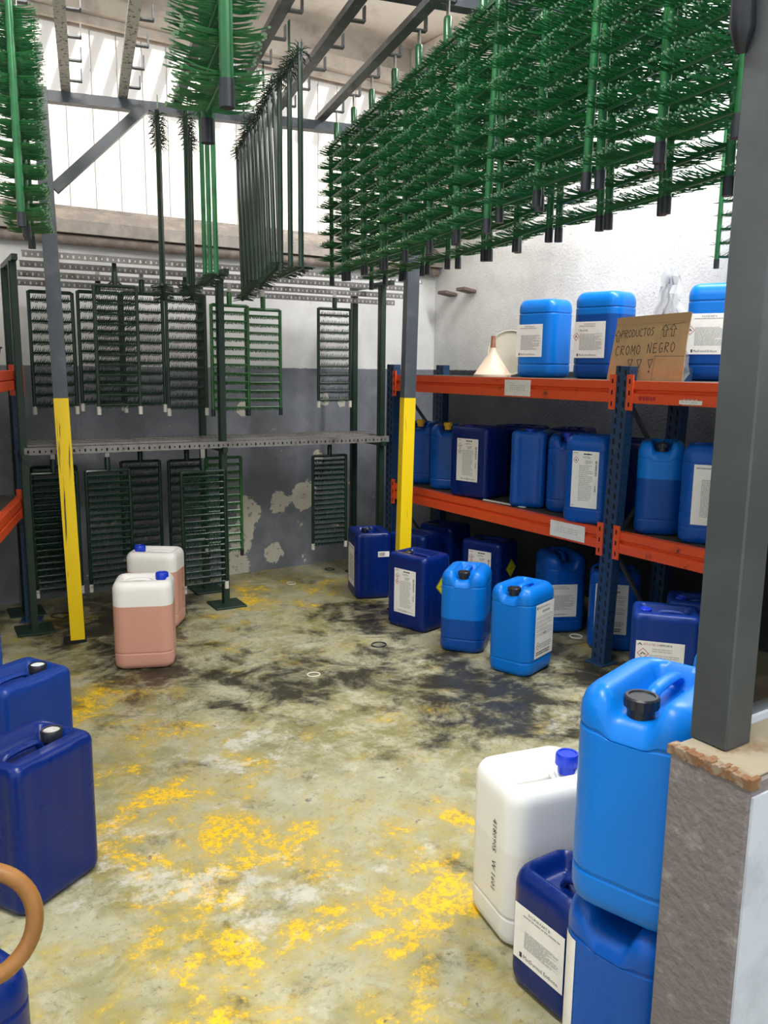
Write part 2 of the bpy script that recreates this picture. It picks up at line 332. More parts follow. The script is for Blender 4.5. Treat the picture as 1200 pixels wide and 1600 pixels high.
bm = bmesh.new(); box(bm, -1.95, -1.8, 1.2, 5.7, 0, ZC); struct('wall_left', bm, 'wall_right')
bm = bmesh.new(); box(bm, -1.95, 4.3, -3.5, 5.7, ZC, ZC+0.15); struct('ceiling', bm, 'ceiling')
bm = bmesh.new(); box(bm, -1.8, X1, Yb-0.10, Yb, WZ1+0.02, WZ1+0.11); box(bm, -1.8, X1, Yb-0.035, Yb, WZ1-0.03, WZ1+0.02); struct('trim_2', bm, 'lintel')
bm = bmesh.new(); bevbox(bm, 3.84, X1, 4.75, Yb, 2.6, ZC, 0.01); struct('trim_3', bm, 'ceiling')
# high window of translucent sheets
wn = empty('window_1'); wn['kind'] = 'structure'
nP = 20; pw = (WX1-WX0)/nP
bm = bmesh.new(); box(bm, -pw/2+0.002, pw/2-0.002, 0, 0.004, WZ0, WZ1); pane = mesh_of('pane', bm, 'sheet')
for i in range(nP): link('pane', pane, wn, (WX0+(i+0.5)*pw, Yb+0.07+(0.004 if i % 2 else 0), 0))
bm = bmesh.new(); box(bm, -0.0022, 0.0022, 0, 0.004, WZ0, WZ1); jm = mesh_of('joint_strip', bm, 'sill')
for i in range(1, nP): link('joint_strip', jm, wn, (WX0+i*pw, Yb+0.06, 0))
bm = bmesh.new()
for z in (WZ0, WZ1-0.03): box(bm, WX0, WX1, Yb+0.05, Yb+0.066, z, z+0.03)
obj('window_frame', bm, 'sill', wn)
# outside, right behind the sheets: the eaves of a corrugated lean-to roof that stripes the upper part
bm = bmesh.new()
for i in range(26):
    x = WX0-0.3+i*0.15
    beam(bm, (x, Yb+0.16, 3.60), (x-0.10, Yb+0.55, 3.42), 0.06, 0.015)
struct('trim_5', bm, 'sill')
# sill under the window, pipe below it
bm = bmesh.new()
v = [bm.verts.new(p) for p in ((-0.2, Yb, WZ0), (WX1+0.4, Yb, WZ0), (WX1+0.4, Yb-0.10, WZ0-0.075), (-0.2, Yb-0.10, WZ0-0.075), (-0.2, Yb, WZ0-0.15), (WX1+0.4, Yb, WZ0-0.15), (WX1+0.4, Yb-0.10, WZ0-0.15), (-0.2, Yb-0.10, WZ0-0.15))]
for q in ((0, 3, 2, 1), (4, 5, 6, 7), (3, 7, 6, 2), (0, 1, 5, 4), (0, 4, 7, 3), (1, 2, 6, 5)): bm.faces.new([v[i] for i in q])
struct('trim_4', bm, 'sill')
bm = bmesh.new()
for k in range(46):
    x = random.uniform(0.9, 3.2); p = Vector((x, Yb-0.04-random.uniform(0, 0.05), WZ0-0.01-random.uniform(0.0, 0.05))); pts = [p.copy()]
    for j in range(5): p = p+Vector((random.uniform(-0.01, 0.09), random.uniform(-0.02, 0.012), random.uniform(-0.035, 0.03))); pts.append(p.copy())
    tube(bm, pts, 0.0012, 3, False)
cw = obj('cobwebs', bm, 'cobweb'); tag(cw, 'dusty cobweb strands along the sill below the high window', 'cobweb', kind='stuff')
bm = bmesh.new(); tube(bm, [(-0.2, Yb-0.05, 2.245), (X1-0.02, Yb-0.05, 2.245)], 0.032, 12)
o = obj('conduit_pipe', bm, 'pipe', smooth=True); tag(o, 'brown conduit pipe running along the back wall under the sill', 'pipe')

# partition beside the doorway: knee wall, steel column, glass
kw = empty('wall_front'); kw['kind'] = 'structure'
KX, KY0, KY1, KZ = 1.10, 0.655, 0.805, 0.90
bm = bmesh.new(); bevbox(bm, KX, X1, KY0+0.004, KY1, 0, KZ-0.006, 0.004)
obj('knee_wall', bm, 'knee', kw)
bm = bmesh.new(); box(bm, KX+0.004, X1, KY0, KY0+0.004, 0, KZ-0.03); obj('white_face', bm, 'kneewhite', kw)
bm = bmesh.new(); bevbox(bm, KX+0.012, X1, KY0+0.008, KY1-0.006, KZ-0.006, KZ, 0.002); obj('wall_cap', bm, 'kneetop', kw)
bm = bmesh.new()
for k in range(26):
    y = KY0+0.005+k*0.0058; s_ = random.uniform(0.003, 0.008)
    bevbox(bm, KX-0.002, KX+0.015+s_, y-0.004, y+0.004, KZ-0.012-s_, KZ-0.001+random.uniform(-0.002, 0.002), 0.001)
o = obj('crumbled_edge', bm, 'rust', kw); o['kind'] = 'stuff'
bm = bmesh.new(); box(bm, 1.212, X1, 0.785, 0.791, KZ, ZC); obj('glass_pane', bm, 'glass', kw)
bm = bmesh.new(); box(bm, 1.212, X1, 0.778, 0.798, KZ, KZ+0.012); obj('glazing_bead', bm, 'kneewhite', kw)
CX0, CX1, CY0, CY1 = 1.146, 1.212, 0.734, 0.803
bm = bmesh.new(); bevbox(bm, CX0, CX1, CY0, CY1, KZ, ZC, 0.003)
co = obj('steel_column', bm, 'column'); tag(co, 'dark grey square steel column on the knee wall at right', 'column')
bm = bmesh.new(); tube(bm, [(CX0-0.006, 0.80, 2.60), (CX0-0.012, 0.80, 2.3), (CX0-0.016, 0.80, 2.05), (CX0-0.012, 0.80, 1.985), (CX0+0.0, 0.805, 1.955)], [0.012, 0.013, 0.016, 0.018, 0.008], 10)
o = obj('black_cable_end', bm, 'capblack', smooth=True); tag(o, 'black rubber cable end hanging against the dark steel column', 'cable')

# ---------------------------------------------------------------- overhead hanger frame with two yellow footed posts
HL = Vector((1.026, 4.587, 0)); HA = R(-14)
ca, sa = math.cos(HA), math.sin(HA)
def H(t, s, z): return Vector((HL.x+t*ca-s*sa, HL.y+t*sa+s*ca, z))
hf = empty('hanger_frame', HL, HA, label='dark steel overhead hanger frame on two posts with yellow lower halves', cat='frame')
def post(tx, ty, lean, w_):
    """leaning square post, split in a grey upper and a yellow lower half"""
    g = bmesh.new(); y = bmesh.new(); zs = 1.31
    bt = Vector((tx, ty, 0.012)); tp = bt+Vector((lean, 0, 2.82)); md = bt+(tp-bt)*(zs/2.82)
    beam(g, md, tp, w_, w_, (0, 1, 0)); beam(y, bt, md, w_+0.001, w_+0.001, (0, 1, 0))
    p = obj('post', g, 'slate', hf); obj('yellow_paint_band', y, 'yellow', p)
    b = bmesh.new(); bevbox(b, tx-0.075, tx+0.045, ty-0.05, ty+0.05, 0, 0.012, 0.002); obj('base_plate', b, 'dark', p)
post(0.0, 0.0, -0.045, 0.072); post(1.9, 0.0, 0.045, 0.072)
bm = bmesh.new(); beam(bm, (-0.5, 0.02, 2.80), (2.95, 0.02, 2.80), 0.06, 0.05); obj('cross_beam', bm, 'slate', hf)
bm = bmesh.new(); beam(bm, (-0.5, -1.44, 2.93), (2.95, -1.44, 2.93), 0.06, 0.09); obj('cross_beam', bm, 'slate', hf)
bm = bmesh.new(); beam(bm, (-0.5, -3.4, 2.93), (2.7, -3.4, 2.93), 0.06, 0.09); obj('cross_beam', bm, 'slate', hf)
bm = bmesh.new(); beam(bm, (0.0, 0.0, 2.36), (0.46, 0.0, 2.80), 0.05, 0.055, (0, 1, 0)); obj('diagonal_brace', bm, 'slate', hf)
def hook_mesh():
    b = bmesh.new()      # flat J strap: out sideways, then up
    box(b, 0.0, 0.060, -0.014, 0.014, -0.006, 0.0); box(b, 0.054, 0.060, -0.014, 0.014, -0.006, 0.052)
    b.verts.ensure_lookup_table()
    return mesh_of('hook', b, 'bar')
HK = hook_mesh()
bars = [(-0.09, 'bar'), (0.10, 'galv'), (0.37, 'galv'), (0.64, 'bar'), (0.90, 'bar'), (1.15, 'bar'), (1.41, 'bar'), (1.67, 'bar'), (1.93, 'bar'), (2.2, 'bar')]
for t_, mm in bars:
    b = bmesh.new(); beam(b, (t_-0.022, 0.06, 2.845), (t_-0.022, -3.9, 2.845), 0.046, 0.028); bo = obj('hook_bar', b, mm, hf)
    s_ = -0.16
    while s_ > -3.8:
        link('hook', HK, bo, (t_-0.004, s_, 2.838)); s_ -= 0.29

# ---------------------------------------------------------------- plating jigs
def prong(b, p, d, ln, r_, bend=None, tip=0):
    """thin three-sided wire prong"""
    p, d = Vector(p), Vector(d).normalized(); ref = Vector((0, 0, 1)) if abs(d.z) < 0.8 else Vector((1, 0, 0))
    s = d.cross(ref).normalized(); u = s.cross(d)
    q = [p, p+d*ln]
    if bend: q = [p, p+d*ln*0.6, p+d*ln*0.6+(d+Vector(bend)).normalized()*ln*0.4]
    rings = [[b.verts.new(c_+s*math.cos(a_)*r_*k_+u*math.sin(a_)*r_*k_) for a_ in (0.5, 2.6, 4.7)] for c_, k_ in zip(q, (1, 0.9, 0.6))]
    for A, B in zip(rings, rings[1:]):
        for k in range(3): b.faces.new((A[k], A[(k+1) % 3], B[(k+1) % 3], B[k]))
    b.faces.new(rings[-1])
    if tip:
        q2 = q[-1]; e_ = (q[-1]-q[-2]).normalized(); rg = [[b.verts.new(q2+e_*o_+s*math.cos(a_)*r_*1.05+u*math.sin(a_)*r_*1.05) for a_ in (0.5, 2.6, 4.7)] for o_ in (-0.004, 0.0012)]
        for k in range(3): b.faces.new((rg[0][k], rg[0][(k+1) % 3], rg[1][(k+1) % 3], rg[1][k])).material_index = 1
        b.faces.new(rg[1]).material_index = 1
def build_jig(name, w_, h_, rods, plen, step, green, capm, prod, rt=0.0105, both=True, tabm='baresteel', neck=0.14, yoke=False, foot=0.035):
    """origin at the top of the hanging strap; plane = local XZ"""
    root = empty(name)
    b = bmesh.new(); box(b, -0.012, 0.012, -0.0025, 0.0025, -0.075, 0.0); st = obj('hanging_strap', b, tabm, root)
    b = bmesh.new(); tube(b, [(0, 0, -0.05), (0, 0, -0.06), (0, 0, -neck)], [0.013, 0.0165, 0.0155], 10)
    if yoke:
        tube(b, [(0, 0, -neck*0.72), (0.045, 0, -neck)], 0.006, 6); tube(b, [(0, 0, -neck*0.72), (-0.045, 0, -neck)], 0.006, 6)
    obj('coated_neck', b, green, st, smooth=True)
    b = bmesh.new(); tube(b, [(-w_/2, 0, -neck-0.006), (-w_/2+0.008, 0, -neck), (w_/2-0.008, 0, -neck), (w_/2, 0, -neck-0.006)], rt, 8); obj('top_rod', b, green, root, smooth=True)
    zb = -neck-h_
    b = bmesh.new(); tube(b, [(0, 0, -neck+0.002), (0, 0, zb)], rt, 10); sm = mesh_of('side_tube', b, green, True)
    b = bmesh.new(); tube(b, [(0, 0, 0.012), (0, 0, -foot)], rt+0.0018, 10); cm = mesh_of('foot_cap', b, capm, True)
    for sx in (-1, 1):
        s_ = link('side_tube', sm, root, (sx*w_/2, 0, 0)); link('foot_cap', cm, s_, (0, 0, zb))
    b = bmesh.new(); tube(b, [(-w_/2, 0, 0), (w_/2, 0, 0)], 0.0062, 6); rm = mesh_of('cross_rod', b, green, True)
    pb = bmesh.new(); rnd = random.Random(3)
    for i in range(rods):
        z = -neck-(i+0.75)*h_/(rods+0.1); link('cross_rod', rm, root, (0, 0, z))
        x = -w_/2+0.012; k = 0
        while x < w_/2-0.006:
            for sy in ((-1, 1) if both else (-1,)):
                for q in ((-1, 1) if prod == 'V' else (1,)):
                    j = rnd.uniform(-0.12, 0.12)
                    if prod == 'V': prong(pb, (x, 0, z), (q*0.24+j, sy, 0.04+rnd.uniform(-0.10, 0.10)), plen*rnd.uniform(0.85, 1.12), 0.0021, (0, 0, 0.18), 1)
                    elif prod == 'hook': prong(pb, (x, sy*0.003, z), (0.75*sy+j, 0.25*sy, 0.75*sy), plen*rnd.uniform(0.8, 1.2), 0.0036, (-0.3*sy, 0.3*sy, 0.6))
                    else: prong(pb, (x, sy*0.003, z), (0.5*sy+j, 0.5*sy, -0.8), plen*rnd.uniform(0.9, 1.15), 0.0034, (0.3, 0, 0.5))
            x += step; k += 1
    p = obj('wire_prongs', pb, [green, 'tipsteel'], root); p['kind'] = 'stuff'
    return root
def build_clip_jig(name, w_, h_, n, green):
    root = empty(name); neck = 0.17; rnd = random.Random(5)
    b = bmesh.new(); box(b, -0.012, 0.012, -0.0025, 0.0025, -0.11, 0); obj('hanging_strap', b, 'green', root)
    b = bmesh.new(); tube(b, [(-w_/2, 0, -neck), (w_/2, 0, -neck)], 0.007, 8); obj('top_rod', b, green, root, smooth=True)
    b = bmesh.new(); tube(b, [(0, 0, -neck+0.03), (0, 0, -neck-h_)], 0.0108, 8); lm = mesh_of('long_rod', b, green, True)
    for i in range(n): link('long_rod', lm, root, (-w_/2+w_*i/max(1, n-1), 0, 0))
    b = bmesh.new(); x = -w_/2-0.02
    while x < w_/2+0.02:
        for a_ in (0.2, 1.2, 2.4, 3.4, 4.4, 5.4): prong(b, (x, 0, -neck), (0.25, math.cos(a_+x*40), math.sin(a_+x*40)), 0.05*rnd.uniform(0.8, 1.15), 0.0024, (0.5, 0, -0.3))
        x += 0.016
    p = obj('wire_prongs', b, green, root); p['kind'] = 'stuff'
    b = bmesh.new(); box(b, -w_/2-0.03, w_/2+0.03, -0.006, 0.006, -neck-h_-0.006, -neck-h_+0.002)
    for i in range(int(w_/0.0135)+5):
        x = -w_/2-0.03+i*0.0135
        for sy in (-1, 1): prong(b, (x, sy*0.004, -neck-h_), (0.35+rnd.uniform(-.2, .2), sy, rnd.uniform(-0.35, 0.1)), 0.05, 0.0019)
    obj('contact_comb', b, 'deepgreen', root)
    return root
def place(root, first, loc, rot, label, cat, group=None, scale=None):
    o = root if first else copy_tree(root)
    o.location = loc; o.rotation_euler = rot
    if scale: o.scale = scale
    tag(o, label, cat, group); return o

# rows of bristling jigs over the shelves (third and fourth hook bar from the window side)
J_A = build_jig('plating_jig', 0.255, 0.70, 10, 0.080, 0.0135, 'green', 'capblack', 'V', rt=0.0125)
ORD = ('first', 'second', 'third', 'fourth', 'fifth', 'sixth', 'seventh', 'eighth', 'ninth', 'tenth', 'eleventh')
k = 0
for row, (t_, s0, n_, dz) in enumerate(((1.43, -0.17, 11, 0.0), (1.69, -0.12, 11, -0.01))):
    for i in range(n_):
        s_ = s0-i*0.292; z = 2.825+dz+(0.03 if (row == 0 and i > 6) else 0)
        o = place(J_A, k == 0, H(t_+random.uniform(-0.006, 0.006), s_, z), (R(random.uniform(-1.5, 1.5)), R(random.uniform(-1, 1)), HA+R(90)+R(random.uniform(-2, 2))),
              'green bristling jig in the ' + ('front' if row == 0 else 'rear') + ' row at upper right, ' + ORD[i] + ' from the window', 'plating jig', 'jigs of the ' + ('front' if row == 0 else 'rear') + ' long row')
        k += 1
for nm, t_, s_, z, lab in (('a', 0.37, -2.99, 2.825, 'green bristling plating jig seen edge-on at top centre, nearest the camera'),
                           ('b', -0.07, -1.10, 2.825, 'green bristling plating jig seen edge-on at the left edge, farther of two'),
                           ('c', -0.07, -1.42, 2.825, 'green bristling plating jig seen edge-on at the left edge, nearer of two')):
    place(J_A, False, H(t_, s_, z), (0, 0, HA+R(90)), lab, 'plating jig', 'loose bristling jigs')
o = place(J_A, False, (4.0, 2.72, 2.90), (0, 0, R(-32)), 'thin green bristling jig hanging by the right wall beside the dark column', 'plating jig')
bm = bmesh.new(); beam(bm, (3.97, 2.72, 2.915), (X1+0.02, 2.72, 2.915), 0.02, 0.02); o = obj('wall_hook', bm, 'bar'); tag(o, 'small steel wall hook carrying the thin jig at right', 'hook')
# long-rod jigs in front of the window
J_C = build_clip_jig('long_rod_jig', 0.36, 0.78, 3, 'deepgreen')  # deeper green carries the backlit darkness of the nearest jig
J_E = build_clip_jig('long_rod_jig', 0.36, 0.78, 3, 'green')
J_D = build_clip_jig('long_rod_jig', 0.42, 0.76, 5, 'deepgreen')
place(J_C, True, H(0.92, -1.24, 2.83), (0, 0, HA+R(90)), 'green long-rod jig with three rods, nearest in front of the window', 'plating jig', 'long-rod jigs before the window')
place(J_D, True, H(0.92, -0.72, 2.83), (0, R(7), HA+R(90)), 'dark long-rod jig with five leaning rods, right behind the nearest one', 'plating jig', 'long-rod jigs before the window')
place(J_D, False, H(0.92, -0.22, 2.80), (0, R(7), HA+R(90)), 'dark long-rod jig with leaning rods, farthest of its bar', 'plating jig', 'long-rod jigs before the window')
place(J_E, True, H(0.66, -0.74, 2.83), (0, R(2), HA+R(90)), 'bright green long-rod jig below the edge-on bristling jig', 'plating jig', 'long-rod jigs before the window')
place(J_C, False, H(0.64, -0.24, 2.80), (0, R(6), HA+R(80)), 'dark long-rod jig behind the bright green one', 'plating jig', 'long-rod jigs before the window')
place(J_C, False, H(0.50, -0.20, 2.80), (0, R(6), HA+R(84)), 'long-rod jig leaning left, leftmost of those before the window', 'plating jig', 'long-rod jigs before the window')

# ---------------------------------------------------------------- stand with perforated rails along the back wall
FB = Vector((0.86, 4.886, 0)); FA = R(-4); cf, sf = math.cos(FA), math.sin(FA)
def FR(u, d, z): return Vector((FB.x+u*cf-d*sf, FB.y+u*sf+d*cf, z))
st = empty('jig_stand', FB, FA, label='dark green steel stand with perforated rails along the back wall', cat='stand')
for u in (0.0, 1.135, 2.25):
    for d in (0.0, 0.40):
        b = bmesh.new(); top = 2.03 if u != 1.135 else 2.0
        box(b, u-0.020, u+0.020, d-0.003, d+0.003, 0.01, top); box(b, u-0.020, u-0.014, d-0.003, d+0.037, 0.01, top)
        p = obj('stand_post', b, 'dgreen', st)
        b = bmesh.new(); q_ = 0.10 if u < 2 else 0.05; bevbox(b, u-q_, u+q_, d-q_, d+q_, 0, 0.012, 0.002); obj('foot_plate', b, 'dgreen', p)
    b = bmesh.new(); beam(b, (u, -0.12, 2.04), (u, 0.46, 2.04), 0.03, 0.03); obj('cross_arm', b, 'dgreen' if u < 2 else 'deepgreen', st)
    b = bmesh.new(); beam(b, (u, -0.04, 0.99), (u, 0.46, 0.99), 0.03, 0.03); obj('cross_arm', b, 'dgreen', st)
def rail(u0, u1, d, z, hh=0.05, low=False):
    b = bmesh.new(); box(b, u0, u1, d-0.0025, d, z, z+hh); box(b, u0, u1, d, d+(0.06 if low else 0.03), z+hh-0.003, z+hh)
    p = obj('perforated_rail', b, 'rail', st)
    hb = bmesh.new(); u = u0+0.02; i = 0
    while u < u1-0.02:
        wd = 0.004 if i % 2 else 0.006; hg = 0.006 if i % 2 else 0.010; zc = z+hh*0.45
        n_ = 8; vs_ = [hb.verts.new((u+wd*math.cos(a*2*math.pi/n_), d-0.0030, zc+hg*math.sin(a*2*math.pi/n_))) for a in range(n_)]
        hb.faces.new(vs_).material_index = 1 if low else 0
        if low: rect(hb, u-0.009, u+0.009, d+0.018, d+0.032, z+hh+0.0005, 1)
        u += 0.030; i += 1
    q = obj('punched_holes', hb, ['hole', 'dark'], p); q['kind'] = 'stuff'
for d, z in ((0.0, 2.055), (0.12, 2.015), (0.25, 1.975), (0.37, 1.937)): rail(0.05, 2.55, d, z, 0.036)
for d, z in ((-0.01, 1.0), (0.10, 1.008), (0.21, 1.008), (0.32, 1.008)): rail(0.0, 2.30, d, z, 0.040, True)
J_B = build_jig('wall_jig', 0.235, 0.66, 11, 0.031, 0.0115, 'deepgreen', 'capwhite', 'hook', rt=0.0105, neck=0.13)
J_Y = build_jig('wall_jig', 0.235, 0.69, 12, 0.031, 0.0115, 'dgreen', 'capwhite', 'hook', rt=0.0105, neck=0.13, yoke=True, tabm='dgreen')
J_G = build_jig('wall_jig', 0.23, 0.63, 12, 0.030, 0.013, 'lgreen', 'capblack', 'down', rt=0.0105, neck=0.13)
J_K = build_jig('wall_jig', 0.245, 0.68, 18, 0.030, 0.0095, 'deepgreen', 'capwhite', 'down', rt=0.0105, neck=0.13)
G1, G2 = 'upper row of wall jigs', 'lower row of wall jigs'
used = set()
def wj(src, u, d, ztop, lab, grp, sc=None):
    nk = {'B': (J_B, 0.13), 'Y': (J_Y, 0.13), 'G': (J_G, 0.13), 'K': (J_K, 0.13)}[src]
    place(nk[0], src not in used, FR(u, d, ztop+0.13), (0, 0, FA+R(random.uniform(-2, 2))), lab, 'plating jig', grp, sc); used.add(src)
wj('B', 0.22, 0.28, 1.90, 'dark ladder-like jig on the upper rail behind the left yellow post', G1)
wj('B', 0.49, 0.30, 1.915, 'dark ladder-like jig second from the left on the upper rail', G1)
wj('Y', 0.537, 0.06, 1.936, 'green jig with a forked yoke on the upper rail, in front of two others', G1)
wj('B', 0.713, 0.17, 1.91, 'dark jig with a bare strap beside the forked-yoke jig', G1)
wj('Y', 0.966, 0.15, 1.917, 'dark green jig on the upper rail just left of the middle stand post', G1)
wj('G', 1.20, 0.03, 1.857, 'bright green jig on the upper rail behind the middle stand post', G1)
wj('G', 1.466, 0.16, 1.85, 'bright green jig on the upper rail right of the middle stand post', G1)
wj('B', 1.97, 0.16, 1.867, 'dark jig hanging alone at the right end of the upper rail', G1, (1, 1, 0.93))
wj('K', 0.19, 0.30, 0.895, 'dark dense jig low at left, farther one behind the yellow post', G2)
wj('K', 0.155, 0.06, 0.886, 'dark dense jig low at left, nearer one behind the yellow post', G2)
wj('K', 0.45, 0.05, 0.888, 'dense green-black jig on the lower rail above the pink canisters', G2)
wj('B', 0.697, 0.30, 0.892, 'open dark jig on the lower rail behind the pink canisters', G2, (1, 1, 0.9))
wj('B', 0.99, 0.30, 0.887, 'open dark jig on the lower rail behind the dense green one', G2, (1, 1, 0.9))
wj('K', 1.0, -0.01, 0.868, 'dense dark green jig on the lower rail beside the middle stand post', G2, (1.1, 1, 1.05))
wj('G', 1.235, 0.30, 0.905, 'green jig on the lower rail partly behind the middle stand post', G2)
wj('K', 1.934, 0.16, 0.892, 'dense jig hanging alone at the right end of the lower rail', G2, (1, 1, 0.9))

# ---------------------------------------------------------------- shelving racks
def upright(parent, base, top, dx_=0.055, dy_=0.085, slots=True):
    b = bmesh.new(); a = Vector(base); c_ = Vector(top); beam(b, a, c_, dx_, dy_, (0, 1, 0)); p = obj('upright', b, 'rackblue', parent)
    b = bmesh.new(); fl_ = bmesh.new(); n_ = int((c_-a).length/0.05)
    for i in range(n_):
        q = a+(c_-a)*((i+0.5)/n_)
        for j in (-1, 1):
            y = q.y+j*0.019; zz = q.z+(0.012 if j > 0 else -0.006); xf = q.x-dx_/2-0.0006
            pts = [(y-0.007, zz-0.013), (y-0.004, zz-0.016), (y+0.005, zz-0.012), (y+0.007, zz+0.010), (y+0.004, zz+0.016), (y-0.005, zz+0.012)]
            b.faces.new([b.verts.new((xf, s_[0], s_[1])) for s_ in pts])
        for j in (-0.012, 0.012):
            x = q.x+j; yf = q.y-dy_/2-0.0006
            b.faces.new([b.verts.new((x+0.004*math.cos(e*math.pi/3), yf, q.z+0.004*math.sin(e*math.pi/3))) for e in range(6)])
    o = obj('punched_slots', b, 'dark', p); o['kind'] = 'stuff'
    b = bmesh.new(); bevbox(b, a.x-0.06, a.x+0.06, a.y-0.06, a.y+0.06, 0, 0.008, 0.002); obj('foot_plate', b, 'rackblue', p)
    return p
def shelf_beam(parent, p0, p1, z):
    """stepped box beam; z = top"""
    b = bmesh.new(); a = Vector((p0[0], p0[1], 0)); c_ = Vector((p1[0], p1[1], 0)); d = (c_-a).normalized(); nrm = Vector((-d.y, d.x, 0))
    if nrm.x > 0: nrm = -nrm
    prof = [(-0.03, 0), (0.012, 0), (0.012, -0.038), (-0.002, -0.044), (-0.002, -0.052), (0.014, -0.060), (0.014, -0.105), (-0.03, -0.105)]
    ends = [[b.verts.new(e+nrm*q[0]+Vector((0, 0, z+q[1]))) for q in prof] for e in (a, c_)]
    for i in range(len(prof)): j = (i+1) % len(prof); b.faces.new((ends[0][i], ends[0][j], ends[1][j], ends[1][i]))
    b.faces.new(ends[0][::-1]); b.faces.new(ends[1])
    o = obj('shelf_beam', b, 'orange', parent)
    for e, s_ in ((a, 1), (c_, -1)):
        b = bmesh.new(); q0 = e+d*s_*0.004; q1 = e+d*s_*0.042; zc = z-0.055
        beam(b, q0+nrm*0.017+Vector((0, 0, zc)), q1+nrm*0.017+Vector((0, 0, zc)), 0.008, 0.17)
        obj('beam_connector', b, 'orange', o)
    b = bmesh.new()
    for e, s_ in ((a, 1), (c_, -1)):
        for zz in (-0.11, -0.055, 0.0):
            q = e+d*s_*0.023+nrm*0.0216+Vector((0, 0, z+zz-0.002)); beam(b, q-d*0.004, q+d*0.004, 0.001, 0.022)
    obj('connector_slots', b, 'dark', o)['kind'] = 'stuff'
    return o
RX = 3.23
rk = empty('shelving_rack', (RX, 2.82, 0), label='blue and orange shelving rack full of jerrycans along the right wall', cat='shelving rack')
inv = Vector((RX, 2.82, 0))
def rl(x, y, z=0): return (x-inv.x, y-inv.y, z)
ys = (4.78, 2.82, 0.95)
for y in ys:
    lean = -0.055 if y == 2.82 else 0
    upright(rk, rl(RX, y, 0.008), rl(RX, y+lean, 1.52)); upright(rk, rl(RX+0.42, y, 0.008), rl(RX+0.42, y+lean, 1.52))
    b = bmesh.new()
    for k_, (z0, z1) in enumerate(((0.15, 0.62), (0.62, 1.0), (1.0, 1.42))):
        xa, xb = (0.03, 0.39) if k_ % 2 else (0.39, 0.03); beam(b, rl(RX+xa, y, z0), rl(RX+xb, y, z1), 0.025, 0.012)
    obj('frame_brace', b, 'brace', rk)
for z, in ((1.45,), (0.71,)):
    for (ya, yb) in ((4.78, 2.82), (2.82, 0.95)):
        la = -0.055*z/1.52 if ya == 2.82 else 0; lb = -0.055*z/1.52 if yb == 2.82 else 0
        shelf_beam(rk, rl(RX-0.012, ya-0.03+la), rl(RX-0.012, yb+0.03+lb), z)
        b = bmesh.new(); beam(b, rl(RX+0.45, ya, z-0.055), rl(RX+0.45, yb, z-0.055), 0.04, 0.10); obj('rear_beam', b, 'orange', rk)
        n_ = 6; st_ = (ya-yb)/n_; b = bmesh.new(); bevbox(b, RX+0.025-inv.x, 3.98-inv.x, -st_/2+0.003, st_/2-0.003, z-0.022, z-0.001, 0.002); bmsh = mesh_of('shelf_board', b, 'board')
        for i in range(n_): link('shelf_board', bmsh, rk, (0, yb+(i+0.5)*st_-inv.y, 0))
# rack at the left edge
RL = Vector((0.885, 5.10, 0)); ra = R(-18)
r2 = empty('shelving_rack', RL, ra, label='blue and orange shelving rack cut off at the left edge', cat='shelving rack')
def up2(x, y):
    upright(r2, (x, y, 0.008), (x, y, 1.48))
up2(0, 0); up2(-0.45, 0)
for z in (1.46, 0.76):
    b = bmesh.new()
    bevbox(b, -0.03, 0.012, -1.9, -0.03, z-0.05, z, 0.003); bevbox(b, -0.03, 0.016, -1.9, -0.03, z-0.105, z-0.055, 0.003); o = obj('shelf_beam', b, 'orange', r2)
    b = bmesh.new(); bevbox(b, -0.035, 0.034, -0.047, -0.040, z-0.14, z+0.03, 0.001); bevbox(b, 0.028, 0.034, -0.047, 0.03, z-0.14, z+0.03, 0.001); obj('beam_connector', b, 'orange', o)
    b = bmesh.new(); bevbox(b, -0.5, -0.031, -1.9, -0.05, z-0.022, z-0.001, 0.002); obj('shelf_board', b, 'board', r2)
up2(0, -1.93); up2(-0.45, -1.93)
# price-tag like paper strips on the beams
def paper(name, y0, y1, z0, z1, lab, xx=RX-0.0275, lines=True, twist=0.0):
    b = bmesh.new(); yc, zc = (y0+y1)/2, (z0+z1)/2
    bevbox(b, -0.001, 0.0, -(y1-y0)/2, (y1-y0)/2, -(z1-z0)/2, (z1-z0)/2, 0.0002); o = obj(name, b, 'paper', loc=(xx-0.0015, yc, zc), rot=(R(twist), 0, 0)); tag(o, lab, 'label')
    if lines:
        b = bmesh.new()
        for i in range(3):
            zz = -0.012+0.011*i; y = -(y1-y0)*0.3
            while y < (y1-y0)*0.3:
                g = random.uniform(0.006, 0.02); b.faces.new([b.verts.new((-0.0013, q[0], q[1])) for q in ((y, zz), (y+g, zz), (y+g, zz+0.004), (y, zz+0.004))]); y += g+0.006
        p = obj('faint_writing', b, 'inkpale', o)
paper('paper_strip', 3.40, 3.61, 1.352, 1.44, 'white paper strip taped on the upper beam below the funnel')
paper('paper_strip', 2.95, 3.20, 0.615, 0.70, 'torn white paper strip on the lower beam left of the blue upright')
paper('paper_strip', 2.31, 2.43, 1.352, 1.37, 'thin white paper sticker on the upper beam near the dark column')
b = bmesh.new(); y = 0
for g in (0.02, 0.012, 0.022, 0.01, 0.016): b.faces.new([b.verts.new((0, q[0], q[1])) for q in ((y, 0), (y-g, 0.002), (y-g, 0.02), (y, 0.018))]); y -= g+0.004
o = obj('torn_sticker', b, 'inkred', loc=(RX-0.0275, 2.66, 1.36)); tag(o, 'torn dark sticker remains on the upper beam beside the cardboard', 'sticker')
bm = bmesh.new(); beam(bm, (3.29, 3.5, 0.7145), (3.27, 3.84, 0.7145), 0.02, 0.006); o = obj('white_plastic_strip', bm, 'paper'); tag(o, 'white plastic strip lying on the lower shelf edge', 'strip')
